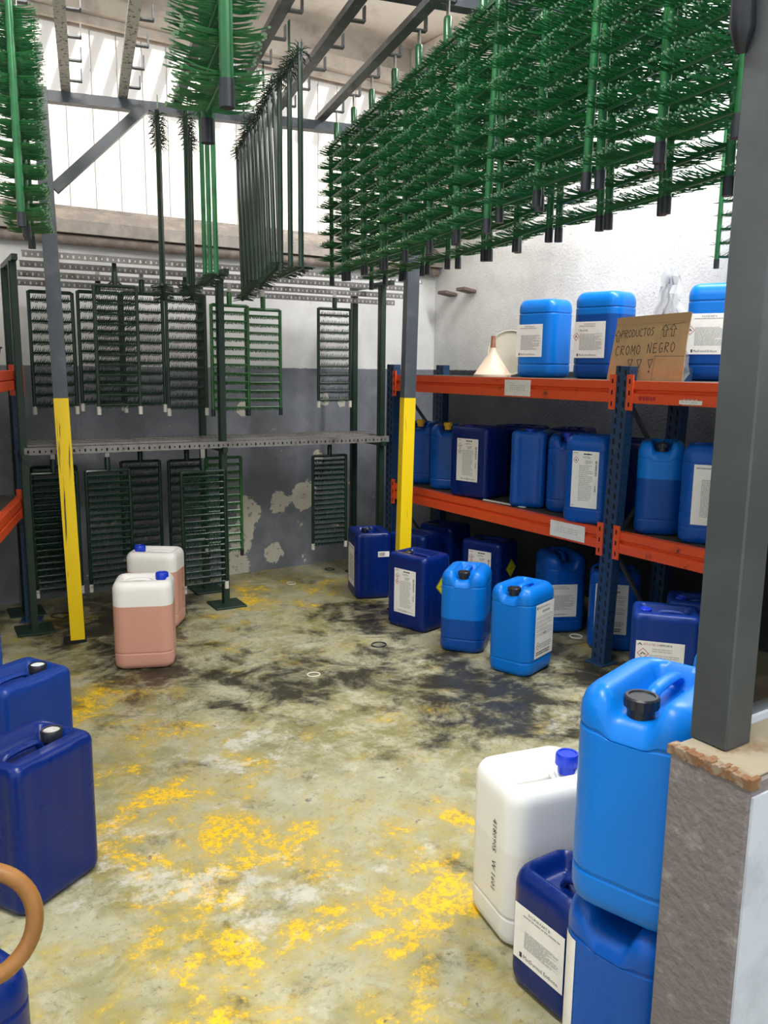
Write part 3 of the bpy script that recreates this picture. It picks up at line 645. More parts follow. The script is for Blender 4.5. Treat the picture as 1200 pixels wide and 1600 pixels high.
bm = bmesh.new(); bevbox(bm, 3.24, 3.55, 4.15, 4.70, 1.4505, 1.4535, 0.001); o = obj('dark_sheet', bm, 'board'); tag(o, 'thin dark sheet lying on the upper shelf left of the funnel', 'sheet')

# ---------------------------------------------------------------- jerrycans
def ring(L, W, rc, groove=0.0, na=7, nf=12):
    """rounded rectangle outline, counter-clockwise"""
    pts = []; rc = min(rc, L/2-0.001, W/2-0.001)
    for (cx, cy, a0) in ((L/2-rc, -W/2+rc, -90), (L/2-rc, W/2-rc, 0), (-L/2+rc, W/2-rc, 90), (-L/2+rc, -W/2+rc, 180)):
        for i in range(na):
            a = R(a0+90*i/(na-1)); pts.append((cx+rc*math.cos(a), cy+rc*math.sin(a), None))
        ex, ey = math.cos(R(a0+90)), math.sin(R(a0+90)); a1 = R(a0+90)
        tx, ty = -math.sin(a1), math.cos(a1); ln = (W if abs(ty) > 0.5 else L)-2*rc
        sx, sy = cx+rc*ex, cy+rc*ey
        for i in range(1, nf):
            u = ln*i/nf; gx = 0.0
            if groove: gx = groove*sum(math.exp(-((u-q)/0.006)**2) for q in (0.016, ln-0.016, 0.034, ln-0.034))
            pts.append((sx+tx*u-ex*gx, sy+ty*u-ey*gx, None))
    return [(p[0], p[1]) for p in pts]
def sm(a, b, x):
    t_ = max(0, min(1, (x-a)/(b-a))) if a != b else (1.0 if x > a else 0.0); return t_*t_*(3-2*t_)
def can_mesh(name, L, W, Hh, rc, groove, sh, seams, trough, mats, taper=0.0):
    b = bmesh.new(); prof = [(0.0, 0.030), (0.003, 0.018), (0.012, 0.006), (0.026, 0.001), (0.04, 0.0)]
    for z in seams: prof += [(z-0.0075, 0.0), (z+0.0075, 0.0), (z-0.006, 0.0), (z-0.002, 0.0035), (z+0.002, 0.0035), (z+0.006, 0.0)]
    prof += [(Hh*0.35, 0), (Hh*0.55, 0), (Hh-sh-0.02, 0.0)]
    prof.sort()
    for i in range(7): a = (i/6)*math.pi/2; prof.append((Hh-sh+sh*math.sin(a), sh*0.72*(1-math.cos(a))))
    i0 = sh*0.72; lim = W/2-0.006
    for i in range(1, 10): prof.append((Hh, i0+(lim-i0)*i/9))
    rings = []
    for z, ins in prof:
        rg = ring(L-2*ins, W-2*ins, max(rc-ins*0.7, 0.004), groove if 0.03 < z < Hh-sh+0.02 else 0.0); row = []
        for (x, y) in rg:
            tx = 1+taper*(z/Hh-0.5); zz = z
            if z > Hh-0.10: zz = z-trough(x, y, L, W)*sm(Hh-0.10, Hh-0.03, z)
            row.append(b.verts.new((x*tx, y*tx, zz)))
        rings.append(row)
    n = len(rings[0])
    for A, B in zip(rings, rings[1:]):
        for k in range(n): b.faces.new((A[k], A[(k+1) % n], B[(k+1) % n], B[k]))
    b.faces.new(rings[0][::-1]); b.faces.new(rings[-1])
    return mesh_of(name, b, mats, 50)
def trough_open(x, y, L, W):       # open towards the cap end (-x)
    return 0.046*sm(0.062, 0.030, abs(y))*sm(L/2-0.035, L/2-0.075, x)
def trough_closed(x, y, L, W):     # closed hollow, cap sits at -x end
    return 0.042*sm(0.070, 0.042, abs(y))*sm(L/2-0.028, L/2-0.06, abs(x))
def trough_side(x, y, L, W):       # raised saddle: ends high, cap end cut down to the side
    return 0.05*sm(0.085, 0.05, abs(y))*sm(L/2-0.03, L/2-0.055, abs(x))+0.02*sm(0.05, 0.09, abs(x))*0
def handle_mesh(name, x0, x1, Hh, m_, wd=0.014):
    Hh -= 0.0105; b = bmesh.new(); tube(b, [(x0-0.006, 0, Hh-0.055), (x0, 0, Hh-0.028), (x0+0.012, 0, Hh-0.008), (x0+0.03, 0, Hh-0.003), ((x0+x1)/2, 0, Hh-0.001), (x1-0.03, 0, Hh-0.003), (x1-0.012, 0, Hh-0.008), (x1, 0, Hh-0.028), (x1+0.006, 0, Hh-0.055)], wd, 10, ry=0.010)
    return mesh_of(name, b, m_, True)
def cap_mesh(name, ra, h_, m_, top=None):
    b = bmesh.new(); lathe(b, [(ra*0.82, -0.022), (ra*0.82, 0.0), (ra, 0.001), (ra, h_*0.85), (ra*0.93, h_), (ra*0.78, h_), (ra*0.74, h_-0.003), (0.0001, h_-0.003)], 36, 0, 0.0016, (2, 3))
    if top:
        b.faces.ensure_lookup_table()
        for fc in b.faces:
            c_ = fc.calc_center_median()
            if c_.z > h_-0.004 and (c_.x**2+c_.y**2) < (ra*0.74)**2: fc.material_index = 1
    return mesh_of(name, b, [m_]+([top] if top else []), 35)
# body kinds: length, width, height, corner radius, groove, shoulder, seams
KIND = {
 'round': dict(L=0.29, W=0.24, H=0.445, rc=0.062, groove=0, sh=0.055, seams=(0.075, 0.365), tr=trough_open),
 'square': dict(L=0.29, W=0.24, H=0.44, rc=0.032, groove=0.0045, sh=0.030, seams=(), tr=trough_closed),
 'milk': dict(L=0.29, W=0.245, H=0.445, rc=0.055, groove=0, sh=0.042, seams=(0.085,), tr=trough_closed),
 'small': dict(L=0.235, W=0.20, H=0.31, rc=0.055, groove=0, sh=0.05, seams=(), tr=trough_closed),
}
for k_, d in KIND.items():
    d['body'] = can_mesh('can_body', d['L'], d['W'], d['H'], d['rc'], d['groove'], d['sh'], d['seams'], d['tr'], 'blue')
    L = d['L']; x0 = -L/2+0.098
    d['handle'] = handle_mesh('handle', x0, L/2-0.052, d['H'], 'blue')
    d['capx'] = -L/2+0.055
CAP = {'black': cap_mesh('cap', 0.032, 0.022, 'capblack'), 'blue': cap_mesh('cap', 0.029, 0.026, 'capblue'), 'yellow': cap_mesh('cap', 0.029, 0.026, 'capyellow'),
       'dusty': cap_mesh('cap', 0.031, 0.030, 'capblack', 'capdirty'), 'disc': cap_mesh('cap', 0.031, 0.030, 'capblack', 'capwhite_top'),
       'bigblue': cap_mesh('cap', 0.031, 0.034, 'capblue')}
# label prints, drawn in a unit of metres around the label centre (x right, y up)
def lines_block(b, x0, x1, y0, y1, n, mi, rnd, wd=0.55):
    for i in range(n):
        y = y1-(y1-y0)*(i+0.5)/n; hh = (y1-y0)/n*wd; x = x0
        xe = x1-(rnd.random()**3)*(x1-x0)*0.4
        while x < xe:
            g = rnd.uniform(0.006, 0.026); rect(b, x, min(x+g, xe), y-hh/2, y+hh/2, 0, mi); x += g+0.0022
def barcode(b, x0, x1, y0, y1, rnd, mi=0, vert=True):
    p = y0 if vert else x0; e = y1 if vert else x1
    while p < e:
        g = rnd.uniform(0.0008, 0.003)
        if vert: rect(b, x0, x1, p, min(p+g, e), 0, mi)
        else: rect(b, p, min(p+g, e), y0, y1, 0, mi)
        p += g+rnd.uniform(0.0012, 0.0028)
PM = ['ink', 'inkgrey', 'inkpale', 'inkred', 'hazyellow']
def flame(b, cx, cy, s, mi=0):
    poly(b, [(cx+s*q[0], cy+s*q[1]) for q in ((-0.30, -0.35), (0.30, -0.35), (0.38, 0.0), (0.18, 0.18), (0.20, 0.42), (0.02, 0.20), (-0.06, 0.55), (-0.20, 0.15), (-0.36, 0.05))], mi)
def p_sds(w_, h_, dia=2, un=True, seed=1, sc=1.0):
    b = bmesh.new(); rn = random.Random(seed); hw, hh = w_/2, h_/2
    for i in range(dia):
        cy = hh-0.045-0.034*i; diamond(b, -hw+0.024, cy, 0.016, 3, 0.0022)
        if i == 0: flame(b, -hw+0.024, cy-0.001, 0.012)
        else: stroke(b, [(-hw+0.018, cy-0.004), (-hw+0.024, cy+0.004), (-hw+0.030, cy-0.003)], 0.003)
    lines_block(b, -hw+0.008, -hw+0.035, hh-0.014, hh-0.006, 1, 1, rn)
    lines_block(b, -hw*0.15, hw*0.45, hh-0.020, hh-0.008, 1, 0, rn); lines_block(b, -hw*0.2, hw*0.4, hh-0.036, hh-0.024, 2, 1, rn)
    lines_block(b, 0, hw*0.55, hh-0.062, hh-0.044, 3, 1, rn)
    lines_block(b, -hw+0.045, hw-0.035, -hh+0.035, hh-0.068, 20, 2, rn, 0.62)
    barcode(b, hw-0.021, hw-0.009, hh-0.12, hh-0.045, rn); barcode(b, hw-0.020, hw-0.012, -hh+0.085, -hh+0.115, rn)
    lines_block(b, -hw+0.006, -hw+0.022, -hh+0.008, -hh+0.014, 1, 1, rn)
    if un: text_into(b, 'UN 3082', 0.017, -hw+0.030, -hh+0.009, 0); lines_block(b, 0.005, hw-0.02, -hh+0.010, -hh+0.020, 1, 2, rn)
    return mesh_of('label_print', b, PM)
def logo(b, x, y, s):
    poly(b, [(x, y), (x+s*0.75, y), (x+s*0.75, y+s*1.2), (x, y+s*1.2)], 0); rect(b, x+s*0.18, x+s*0.57, y+s*0.55, y+s*0.75, 0.0001, 3)
def p_mac(w_, h_, un=True, dia=True, seed=2, title='ECLIPSE PART B'):
    b = bmesh.new(); rn = random.Random(seed); hw, hh = w_/2, h_/2
    text_into(b, title, 0.0105, 0.0, hh-0.016, 0, 'CENTER'); lines_block(b, -hw+0.03, hw-0.012, hh-0.026, hh-0.019, 1, 1, rn)
    if un: text_into(b, 'UN 3082', 0.0165, -hw+0.028, hh-0.050, 0)
    if dia:
        diamond(b, -hw+0.014, hh-0.075, 0.020, 3, 0.0024); stroke(b, [(-hw+0.008, hh-0.080), (-hw+0.013, hh-0.070), (-hw+0.019, hh-0.079)], 0.004)
    lines_block(b, -hw+0.036, hw-0.016, -hh+0.040, hh-0.060, 15, 2, rn, 0.7)
    logo(b, -hw+0.022, -hh+0.009, 0.011); text_into(b, 'MacDermid Enthone', 0.0150, -hw+0.034, -hh+0.0105, 0, sx=0.92)
    return mesh_of('label_print', b, PM)
def p_cert(w_, h_, seed=3):
    b = bmesh.new(); rn = random.Random(seed); hw, hh = w_/2, h_/2
    logo(b, -hw+0.008, hh-0.024, 0.012); text_into(b, 'MacDermid Enthone', 0.0145, -hw+0.022, hh-0.022, 0, sx=0.95)
    lines_block(b, -hw*0.3, hw*0.5, hh-0.048, hh-0.034, 1, 1, rn, 0.8)
    for q in range(5): lines_block(b, -hw+0.008, hw-0.010, hh-0.078-0.022*q, hh-0.060-0.022*q, 2, 2, rn, 0.5)
    lines_block(b, -0.012, 0.02, -0.024, -0.012, 1, 1, rn, 0.8)
    diamond(b, -hw+0.030, -hh+0.062, 0.019, 3, 0.0024); stroke(b, [(-hw+0.022, -hh+0.060), (-hw+0.032, -hh+0.066), (-hw+0.038, -hh+0.058)], 0.003)
    lines_block(b, -hw+0.05, hw-0.012, -hh+0.042, -hh+0.072, 3, 1, rn, 0.5); lines_block(b, -hw+0.012, hw-0.03, -hh+0.012, -hh+0.034, 2, 0, rn, 0.5)
    return mesh_of('label_print', b, PM)
def p_plain(w_, h_, seed=5, head=None):
    b = bmesh.new(); rn = random.Random(seed); hw, hh = w_/2, h_/2
    if head:
        poly(b, [(-hw+0.006, hh-0.020), (-hw+0.016, hh-0.008), (-hw+0.028, hh-0.020), (-hw+0.022, hh-0.020), (-hw+0.016, hh-0.014), (-hw+0.010, hh-0.020)], 0)
        text_into(b, head, 0.015, -hw+0.031, hh-0.020, 3, sx=1.05); lines_block(b, 0.0, hw-0.04, hh-0.019, hh-0.009, 1, 1, rn, 0.8)
        diamond(b, -hw+0.032, hh-0.058, 0.024, 3, 0.0026); stroke(b, [(-hw+0.022, hh-0.062), (-hw+0.030, hh-0.054), (-hw+0.041, hh-0.061)], 0.004)
        lines_block(b, -hw+0.07, hw-0.05, hh-0.05, hh-0.03, 2, 2, rn); lines_block(b, -hw+0.06, hw-0.02, -hh+0.02, hh-0.06, 14, 2, rn)
    else:
        lines_block(b, -hw+0.010, hw-0.02, hh-0.022, hh-0.010, 1, 1, rn); lines_block(b, -hw+0.04, hw-0.012, -hh+0.035, hh-0.065, 24, 2, rn, 0.75)
    return mesh_of('label_print', b, PM)
def p_oxid(s=0.105):
    b = bmesh.new(); poly(b, [(0, -s), (s, 0), (0, s), (-s, 0)], 4)
    k_ = s*0.92; stroke(b, [(0, -k_), (k_, 0), (0, k_), (-k_, 0), (0, -k_)], 0.0028, 0, 0.0002)
    bb = bmesh.new(); flame(b, 0, s*0.40, s*0.42)
    rect(b, -s*0.42, s*0.42, -s*0.10, -s*0.02, 0.0002, 3); rect(b, -s*0.2, s*0.2, s*0.05, s*0.11, 0.0002, 1); rect(b, -s*0.07, s*0.07, -s*0.68, -s*0.5, 0.0002, 0); bb.free()
    return mesh_of('label_print', b, PM)
def p_bar(w_, h_):
    b = bmesh.new(); rn = random.Random(9); barcode(b, -w_/2+0.006, w_/2-0.03, -h_/2+0.006, h_/2-0.006, rn, 0, False); return mesh_of('label_print', b, PM)
PRINT = {'sds2': (0.165, 0.262, p_sds(0.165, 0.262, 2)), 'sds1': (0.165, 0.285, p_sds(0.165, 0.285, 1, False, 4)), 'mac': (0.20, 0.185, p_mac(0.20, 0.185)),
         'mac_plain': (0.20, 0.185, p_mac(0.20, 0.185, False, False, 6)), 'mac_ghs': (0.205, 0.185, p_mac(0.205, 0.185, False, True, 7)),
         'cert': (0.185, 0.275, p_cert(0.185, 0.275)), 'plain': (0.19, 0.27, p_plain(0.19, 0.27)), 'atotech': (0.205, 0.20, p_plain(0.205, 0.20, 6, 'ATOTECH')),
         'oxid': (0.0, 0.0, p_oxid(0.062)), 'bar': (0.075, 0.036, p_bar(0.075, 0.036)), 'smallmac': (0.165, 0.145, p_mac(0.165, 0.145, False, False, 8))}
SHEET = {}
for k_, (w_, h_, _p) in PRINT.items():
    if w_: b = bmesh.new(); bevbox(b, -w_/2, w_/2, -h_/2, h_/2, -0.0006, 0.0, 0.0002); SHEET[k_] = mesh_of('label_sheet', b, 'paper')
def add_label(can, kind, key, face, off=0.0, z=0.22):
    d = KIND[kind]; L, W = d['L'], d['W']
    o, rz = {'-y': ((off, -W/2-0.0012, z), 0), '+y': ((-off, W/2+0.0012, z), 180), '-x': ((-L/2-0.0012, -off, z), -90), '+x': ((L/2+0.0012, off, z), 90)}[face]
    if kind == 'square' and face: pass
    if key in SHEET:
        s_ = link('label_sheet', SHEET[key], can, o, (R(90), 0, R(rz))); link('label_print', PRINT[key][2], s_, (0, 0, 0.0004))['kind'] = 'stuff'
    else: link('hazard_label', PRINT[key][2], can, o, (R(90), 0, R(rz)))
def jerrycan(kind, x, y, z, rz, mat_, cap, label, level=0.0, labels=(), scale=(1, 1, 1), group=None, capz=None, name='jerrycan', handle=True):
    d = KIND[kind]; root = empty(name, (x, y, z), R(rz), label=label, cat='jerrycan', group=group); root.scale = scale
    def own(n, me):
        o = link(n, me, root); o.material_slots[0].link = 'OBJECT'; o.material_slots[0].material = MT[mat_]; o['level'] = level; return o
    own('can_body', d['body'])
    if handle: own('handle', d['handle'])
    if cap: link('cap', CAP[cap], root, (d['capx'], 0, d['H']-0.029 if capz is None else d['H']+capz))
    for (key, face, off, zz) in labels: add_label(root, kind, key, face, off, zz)
    return root
GF, GM, GT = 'jerrycans on the floor by the rack', 'jerrycans on the lower shelf', 'jerrycans on the upper shelf'
J = jerrycan
# floor by the right rack
J('square', 2.914, 4.576, 0, -110, 'navy', 'black', 'navy jerrycan with a small barcode sticker, farthest left of the floor row', 0, [('plain', '-y', 0, 0.21), ('bar', '+x', 0.065, 0.30)], group=GF)
J('square', 2.79, 3.838, 0, -77, 'navy', 'black', 'navy jerrycan with white label and yellow hazard diamond before the yellow post', 0, [('sds2', '-y', 0, 0.225), ('oxid', '+x', 0.045, 0.26)], group=GF)
J('round', 2.802, 3.408, 0, 40, 'sky', 'black', 'half-filled light blue jerrycan without label in the floor row', 0.185, group=GF)
J('round', 2.827, 2.994, 0, 18, 'sky', 'black', 'light blue jerrycan with large white label, nearest of the floor row', 0.0, [('cert', '-y', 0.012, 0.225)], group=GF)
J('square', 3.41, 3.93, 0, -72, 'navy', 'black', 'dark jerrycan with yellow hazard diamond standing deep under the shelf', 0, [('sds2', '-y', 0, 0.25), ('oxid', '+x', 0.02, 0.27)], group=GF)
J('round', 3.49, 3.39, 0, 64, 'blue', None, 'blue jerrycan under the shelf behind the nearest light blue one', 0.0, [('mac_plain', '-x', -0.045, 0.19)], (0.98, 1, 1.03), group=GF)
J('round', 3.495, 2.985, 0, -46, 'blue', 'black', 'blue jerrycan with white label right behind the blue rack upright', 0.0, [('cert', '-y', -0.02, 0.235)], (0.92, 0.92, 1), group=GF)
J('square', 3.07, 2.32, 0, -50, 'dirtyblue', 'blue', 'dirty dark blue jerrycan with white label under the near shelf', 0, [('atotech', '-y', -0.02, 0.22)], group=GF)
J('square', 3.37, 2.36, 0, -50, 'dirtyblue', 'blue', 'dark blue jerrycan behind the dirty labelled one under the near shelf', 0, group=GF)
J('square', 3.17, 4.40, 0, -70, 'navy', 'black', 'dark jerrycan right behind the yellow post under the shelf', 0, group=GF, scale=(1, 1, 0.97))
J('square', 3.49, 4.50, 0, -75, 'navy', 'black', 'dark jerrycan deepest in the corner under the shelf', 0, group=GF)
J('round', 2.80+0.35, 1.55, 0, 10, 'blue', 'black', 'blue jerrycan on the floor seen through the glass at right', 0, group=GF)
# lower shelf
zs = 0.71
J('round', 3.43, 4.70, zs, 42, 'blue', 'yellow', 'blue jerrycan with yellow cap at the far end of the lower shelf', 0, group=GM, capz=-0.008, scale=(0.95, 0.95, 0.95))
J('round', 3.42, 4.385, zs, 44, 'blue', 'yellow', 'blue jerrycan with yellow cap between the far one and the labelled navy one', 0, group=GM, capz=-0.008, scale=(0.95, 0.95, 0.95))
J('square', 3.35, 3.99, zs, -78, 'navy', 'blue', 'navy jerrycan with tall white label, leftmost labelled on the lower shelf', 0, [('sds2', '-y', 0, 0.235)], group=GM)
J('square', 3.66, 3.95, zs, -78, 'navy', 'blue', 'navy jerrycan with a label edge showing behind the labelled navy one', 0, [('sds1', '+x', 0.0, 0.22)], group=GM)
J('square', 3.405, 3.575, zs, 35, 'blue', 'blue', 'blue jerrycan with blue cap facing out, middle of the lower shelf', 0, group=GM, capz=-0.014, scale=(0.95, 0.85, 1.0))
J('square', 3.77, 3.62, zs, 30, 'navy', 'blue', 'navy jerrycan in the second row at the middle of the lower shelf', 0, group=GM)
J('round', 3.46, 3.345, zs, 42, 'blue', 'blue', 'blue jerrycan with blue cap partly behind the tall labelled one', 0, group=GM, capz=-0.016, scale=(0.92, 0.9, 0.98))
J('round', 3.30, 3.015, zs, -68, 'blue', 'black', 'blue jerrycan with tall white label beside the blue rack upright', 0.0, [('sds1', '-y', 0, 0.225)], (0.86, 0.83, 1.03), group=GM, handle=True)
J('square', 3.62, 3.0, zs, -68, 'navy', 'yellow', 'navy jerrycan with yellow cap behind the rack upright', 0, group=GM, capz=-0.008, scale=(0.95, 0.95, 0.97))
J('round', 3.40, 2.66, zs, 38, 'sky', 'black', 'blue part-filled jerrycan with black cap right of the rack upright', 0.27, group=GM, scale=(0.93, 0.92, 1.02))
J('round', 3.40, 2.365, zs, -57, 'blue', 'black', 'blue jerrycan with white label beside the dark column on the lower shelf', 0, [('plain', '-y', 0.01, 0.225)], (0.93, 0.92, 1.03), group=GM)
J('round', 3.42, 1.95, zs, -57, 'blue', 'black', 'blue jerrycan on the lower shelf hidden mostly by the dark column', 0, group=GM)
# upper shelf
zt = 1.45
J('round', 3.745, 3.87, zt, -80, 'sky', None, 'light blue jerrycan beside the funnel, leftmost on the upper shelf', 0.0, [('mac_plain', '-y', -0.03, 0.21)], (0.98, 0.98, 1.06), group=GT)
J('round', 3.70, 3.344, zt, -80, 'sky', None, 'light blue jerrycan with a logo label, left of the cardboard sign', 0.33, [('mac', '-y', -0.02, 0.20)], (1, 1, 1.08), group=GT)
J('round', 3.86, 2.72, zt, -66, 'sky', None, 'light blue jerrycan with a logo label, right of the cardboard sign', 0.28, [('mac_ghs', '-y', -0.025, 0.215)], (1, 1, 1.10), group=GT)
# pink and white canisters
J('milk', 1.24, 4.06, 0, 157, 'pink', 'bigblue', 'milky canister with pink liquid and blue cap, nearer of two on the floor', 0.325, capz=-0.012, name='canister')
J('milk', 1.498, 4.66, 0, -35, 'pink', 'bigblue', 'milky canister with pink liquid and blue cap, behind the nearer pink one', 0.335, capz=-0.012, name='canister')
J('milk', 1.512, 1.512, 0, 168, 'milk', 'bigblue', 'white milky canister with blue cap beside the tall blue jerrycan stack', 0.27, capz=-0.010, name='canister')
J('small', 1.388, 1.262, 0, -90, 'navy', None, 'small navy jerrycan with white label before the white canister', 0, [('smallmac', '-y', 0.0, 0.155)])
_stk = J('round', 1.325, 0.995, 0, 8, 'blue', None, 'blue jerrycan at the bottom of the stack beside the knee wall', 0)
b = bmesh.new(); d = KIND['round']; rc = d['rc']; st_ = []
for i in range(15):
    if i < 5: x, y = -0.06+i*(-d['L']/2+rc+0.06)/5, d['W']/2+0.001
    else: a = R(90+(i-5)*78/9); x, y = -d['L']/2+rc+(rc+0.001)*math.cos(a), d['W']/2-rc+(rc+0.001)*math.sin(a)
    st_.append((b.verts.new((x, y, 0.10)), b.verts.new((x, y, 0.355))))
for A, B in zip(st_, st_[1:]): b.faces.new((A[0], B[0], B[1], A[1]))
obj('label_sheet', b, 'paper', _stk, smooth=60)
J('round', 1.318, 0.995, 0.45, 16, 'sky', 'black', 'light blue jerrycan with black cap on top of the stack', 0, (), (1, 1, 1.02))
J('round', 1.72, 1.02, 0, 4, 'blue', None, 'blue jerrycan behind the glass at the bottom of the second stack', 0)
J('round', 1.72, 1.02, 0.45, 4, 'sky', 'black', 'light blue jerrycan behind the glass on top of the second stack', 0)
# left side
J('square', 0.383, 2.406, 0, 211, 'navy', 'dusty', 'navy jerrycan with dusty black cap, largest at the left edge', 0)
J('square', 0.458, 3.0, 0, 208, 'dirtyblue', 'disc', 'dirty blue jerrycan with a pale disc on its cap at left', 0)
J('round', 0.34, 3.62, 0, 25, 'blue', 'black', 'blue jerrycan just showing at the left edge behind the dirty one', 0)
J('round', 0.055, 1.54, 0, 23, 'navy', 'black', 'dark blue jerrycan in the bottom left corner under the tan ring', 0, scale=(1, 1, 0.93))
c2_ = RL+Vector((-0.21*math.cos(ra)+0.55*math.sin(ra), -0.21*math.sin(ra)-0.55*math.cos(ra), 0))
J('round', c2_.x-0.02, c2_.y-0.02, 0.76, -18+90, 'blue', 'blue', 'blue jerrycan with white label on the left rack shelf', 0, [('plain', '-y', 0, 0.2)])

# print on the milky canisters: date-like code running down the end face
b = bmesh.new(); text_into(b, '4180905   W 1601', 0.030, 0, 0, 0, 'CENTER', 0.9); code_me = mesh_of('date_code', b, 'ink')
for o in list(bpy.data.objects):
    if o.name.startswith('canister') and o.parent is None:
        d = KIND['milk']
        link('date_code', code_me, o, (d['L']/2+0.0012, 0.02, 0.235), (R(90), R(90), R(90)))

# ---------------------------------------------------------------- things on the upper shelf
bm = bmesh.new(); lathe(bm, [(0.105, 0.0), (0.105, 0.012), (0.100, 0.014), (0.022, 0.135), (0.016, 0.16), (0.012, 0.225), (0.0095, 0.225), (0.0135, 0.158), (0.019, 0.132), (0.097, 0.012), (0.100, 0.0)], 36)
bm.faces.ensure_lookup_table()
for fc in bm.faces:
    if fc.calc_center_median().z > 0.15: fc.material_index = 1
o = obj('funnel', bm, ['funnel', 'funneltip'], loc=(3.50, 4.07, 1.4505), smooth=50, scale=(1.12, 1.12, 1.12)); tag(o, 'stained plastic funnel standing upside down on the upper shelf', 'funnel')
bm = bmesh.new(); lathe(bm, [(0.0001, 0.0), (0.118, 0.0), (0.130, 0.004), (0.135, 0.016), (0.131, 0.018), (0.124, 0.010), (0.112, 0.006), (0.0001, 0.006)], 40)
o = obj('round_lid', bm, 'cream', loc=(3.85, 4.30, 1.603), rot=(R(82), 0, R(-52)), smooth=40, scale=(1.14, 1.14, 1.14)); tag(o, 'cream round lid leaning upright behind the funnel', 'lid')
# cardboard sign
sg = empty('cardboard_sign', (3.285, 2.71, 1.4505), rot=(R(-6), 0, R(-90)), label='brown cardboard sign with handwriting leaning on the upper shelf', cat='sign')
sw, shh = 0.45, 0.315
bm = bmesh.new()
pts = [(-sw/2, 0), (sw/2, 0), (sw/2-0.003, shh*0.6), (sw/2+0.004, shh), (-0.02, shh-0.006), (-sw/2+0.025, shh-0.012), (-sw/2+0.012, shh*0.5)]
fr_ = [bm.verts.new((p[0], -0.004, p[1])) for p in pts]; bk = [bm.verts.new((p[0], 0.0, p[1])) for p in pts]
bm.faces.new(fr_); bm.faces.new(bk[::-1])
for i in range(len(pts)): j = (i+1) % len(pts); bm.faces.new((fr_[i], bk[i], bk[j], fr_[j]))
obj('cardboard_panel', bm, 'card', sg)
bm = bmesh.new()
vv = [(-sw/2+0.022, shh-0.045), (sw/2+0.003, shh-0.035), (sw/2+0.006, shh+0.003), (-0.02, shh-0.003), (-sw/2+0.022, shh-0.008)]
bm.faces.new([bm.verts.new((p[0], -0.0052, p[1])) for p in vv]); obj('tape_strip', bm, 'tape', sg)
ST = {'P': [[(0, 0), (0.1, 1)], [(0.1, 1), (0.55, 0.95), (0.6, 0.7), (0.05, 0.5)]], 'R': [[(0, 0), (0.1, 1)], [(0.1, 1), (0.55, 0.95), (0.55, 0.7), (0.05, 0.5), (0.65, 0)]],
      'O': [[(0.35, 1), (0.05, 0.75), (0.05, 0.25), (0.35, 0), (0.62, 0.3), (0.62, 0.75), (0.3, 1)]], 'D': [[(0.05, 0), (0.1, 1)], [(0, 1), (0.5, 0.85), (0.65, 0.5), (0.45, 0.1), (0, 0)]],
      'U': [[(0.05, 1), (0.05, 0.2), (0.3, 0), (0.6, 0.2), (0.6, 1)]], 'C': [[(0.65, 0.9), (0.3, 1), (0.05, 0.6), (0.1, 0.15), (0.35, 0), (0.65, 0.1)]], 'T': [[(0, 1), (0.7, 1)], [(0.35, 1), (0.3, 0)]],
      'S': [[(0.6, 0.95), (0.25, 1), (0.1, 0.75), (0.5, 0.45), (0.45, 0.1), (0, 0)]], 'M': [[(0, 0), (0.1, 1), (0.35, 0.35), (0.65, 1), (0.7, 0)]], 'N': [[(0, 0), (0.08, 1), (0.55, 0), (0.65, 1.1)]],
      'E': [[(0.6, 1), (0.05, 0.95), (0.05, 0), (0.6, 0.05)], [(0.05, 0.5), (0.45, 0.52)]], 'G': [[(0.6, 0.95), (0.25, 1), (0.05, 0.5), (0.25, 0), (0.6, 0.1), (0.6, 0.45), (0.35, 0.42)]]}
bm = bmesh.new()
def write(s, x, y, h_, wd=0.8):
    for i, ch in enumerate(s):
        for stx in ST.get(ch, []): stroke(bm, [(x+i*h_*wd+p[0]*h_*0.75, y+p[1]*h_+i*0.0012) for p in stx], 0.0034)
def arrow(x, y, s, up=True):
    q = [(-0.12, -0.5), (-0.12, 0.1), (-0.35, 0.1), (0, 0.55), (0.35, 0.1), (0.12, 0.1), (0.12, -0.5), (-0.12, -0.5)]
    stroke(bm, [(x+p[0]*s, y+(p[1] if up else -p[1])*s) for p in q], 0.0032)
write('PRODUCTOS', -0.165, 0.207, 0.036, 0.62); write('CROMO', -0.19, 0.122, 0.045, 0.72); write('NEGRO', 0.005, 0.132, 0.045, 0.74)
arrow(-0.185, 0.215, 0.052); arrow(0.095, 0.235, 0.052); arrow(0.140, 0.237, 0.052)
for x in (-0.09, -0.035, 0.03):
    stroke(bm, [(x-0.014, 0.100), (x+0.014, 0.102), (x+0.002, 0.062), (x-0.014, 0.100)], 0.0032); stroke(bm, [(x-0.003, 0.047), (x+0.003, 0.047), (x+0.003, 0.041), (x-0.003, 0.041), (x-0.003, 0.047)], 0.003)
stroke(bm, [(0.05, 0.005), (0.055, 0.118), (sw/2-0.006, 0.118)], 0.0016); stroke(bm, [(0.075, 0.20), (0.08, 0.26), (0.2, 0.272)], 0.0016)
o = obj('handwriting', bm, 'marker', sg, loc=(0, -0.0048, 0), rot=(R(90), 0, 0))
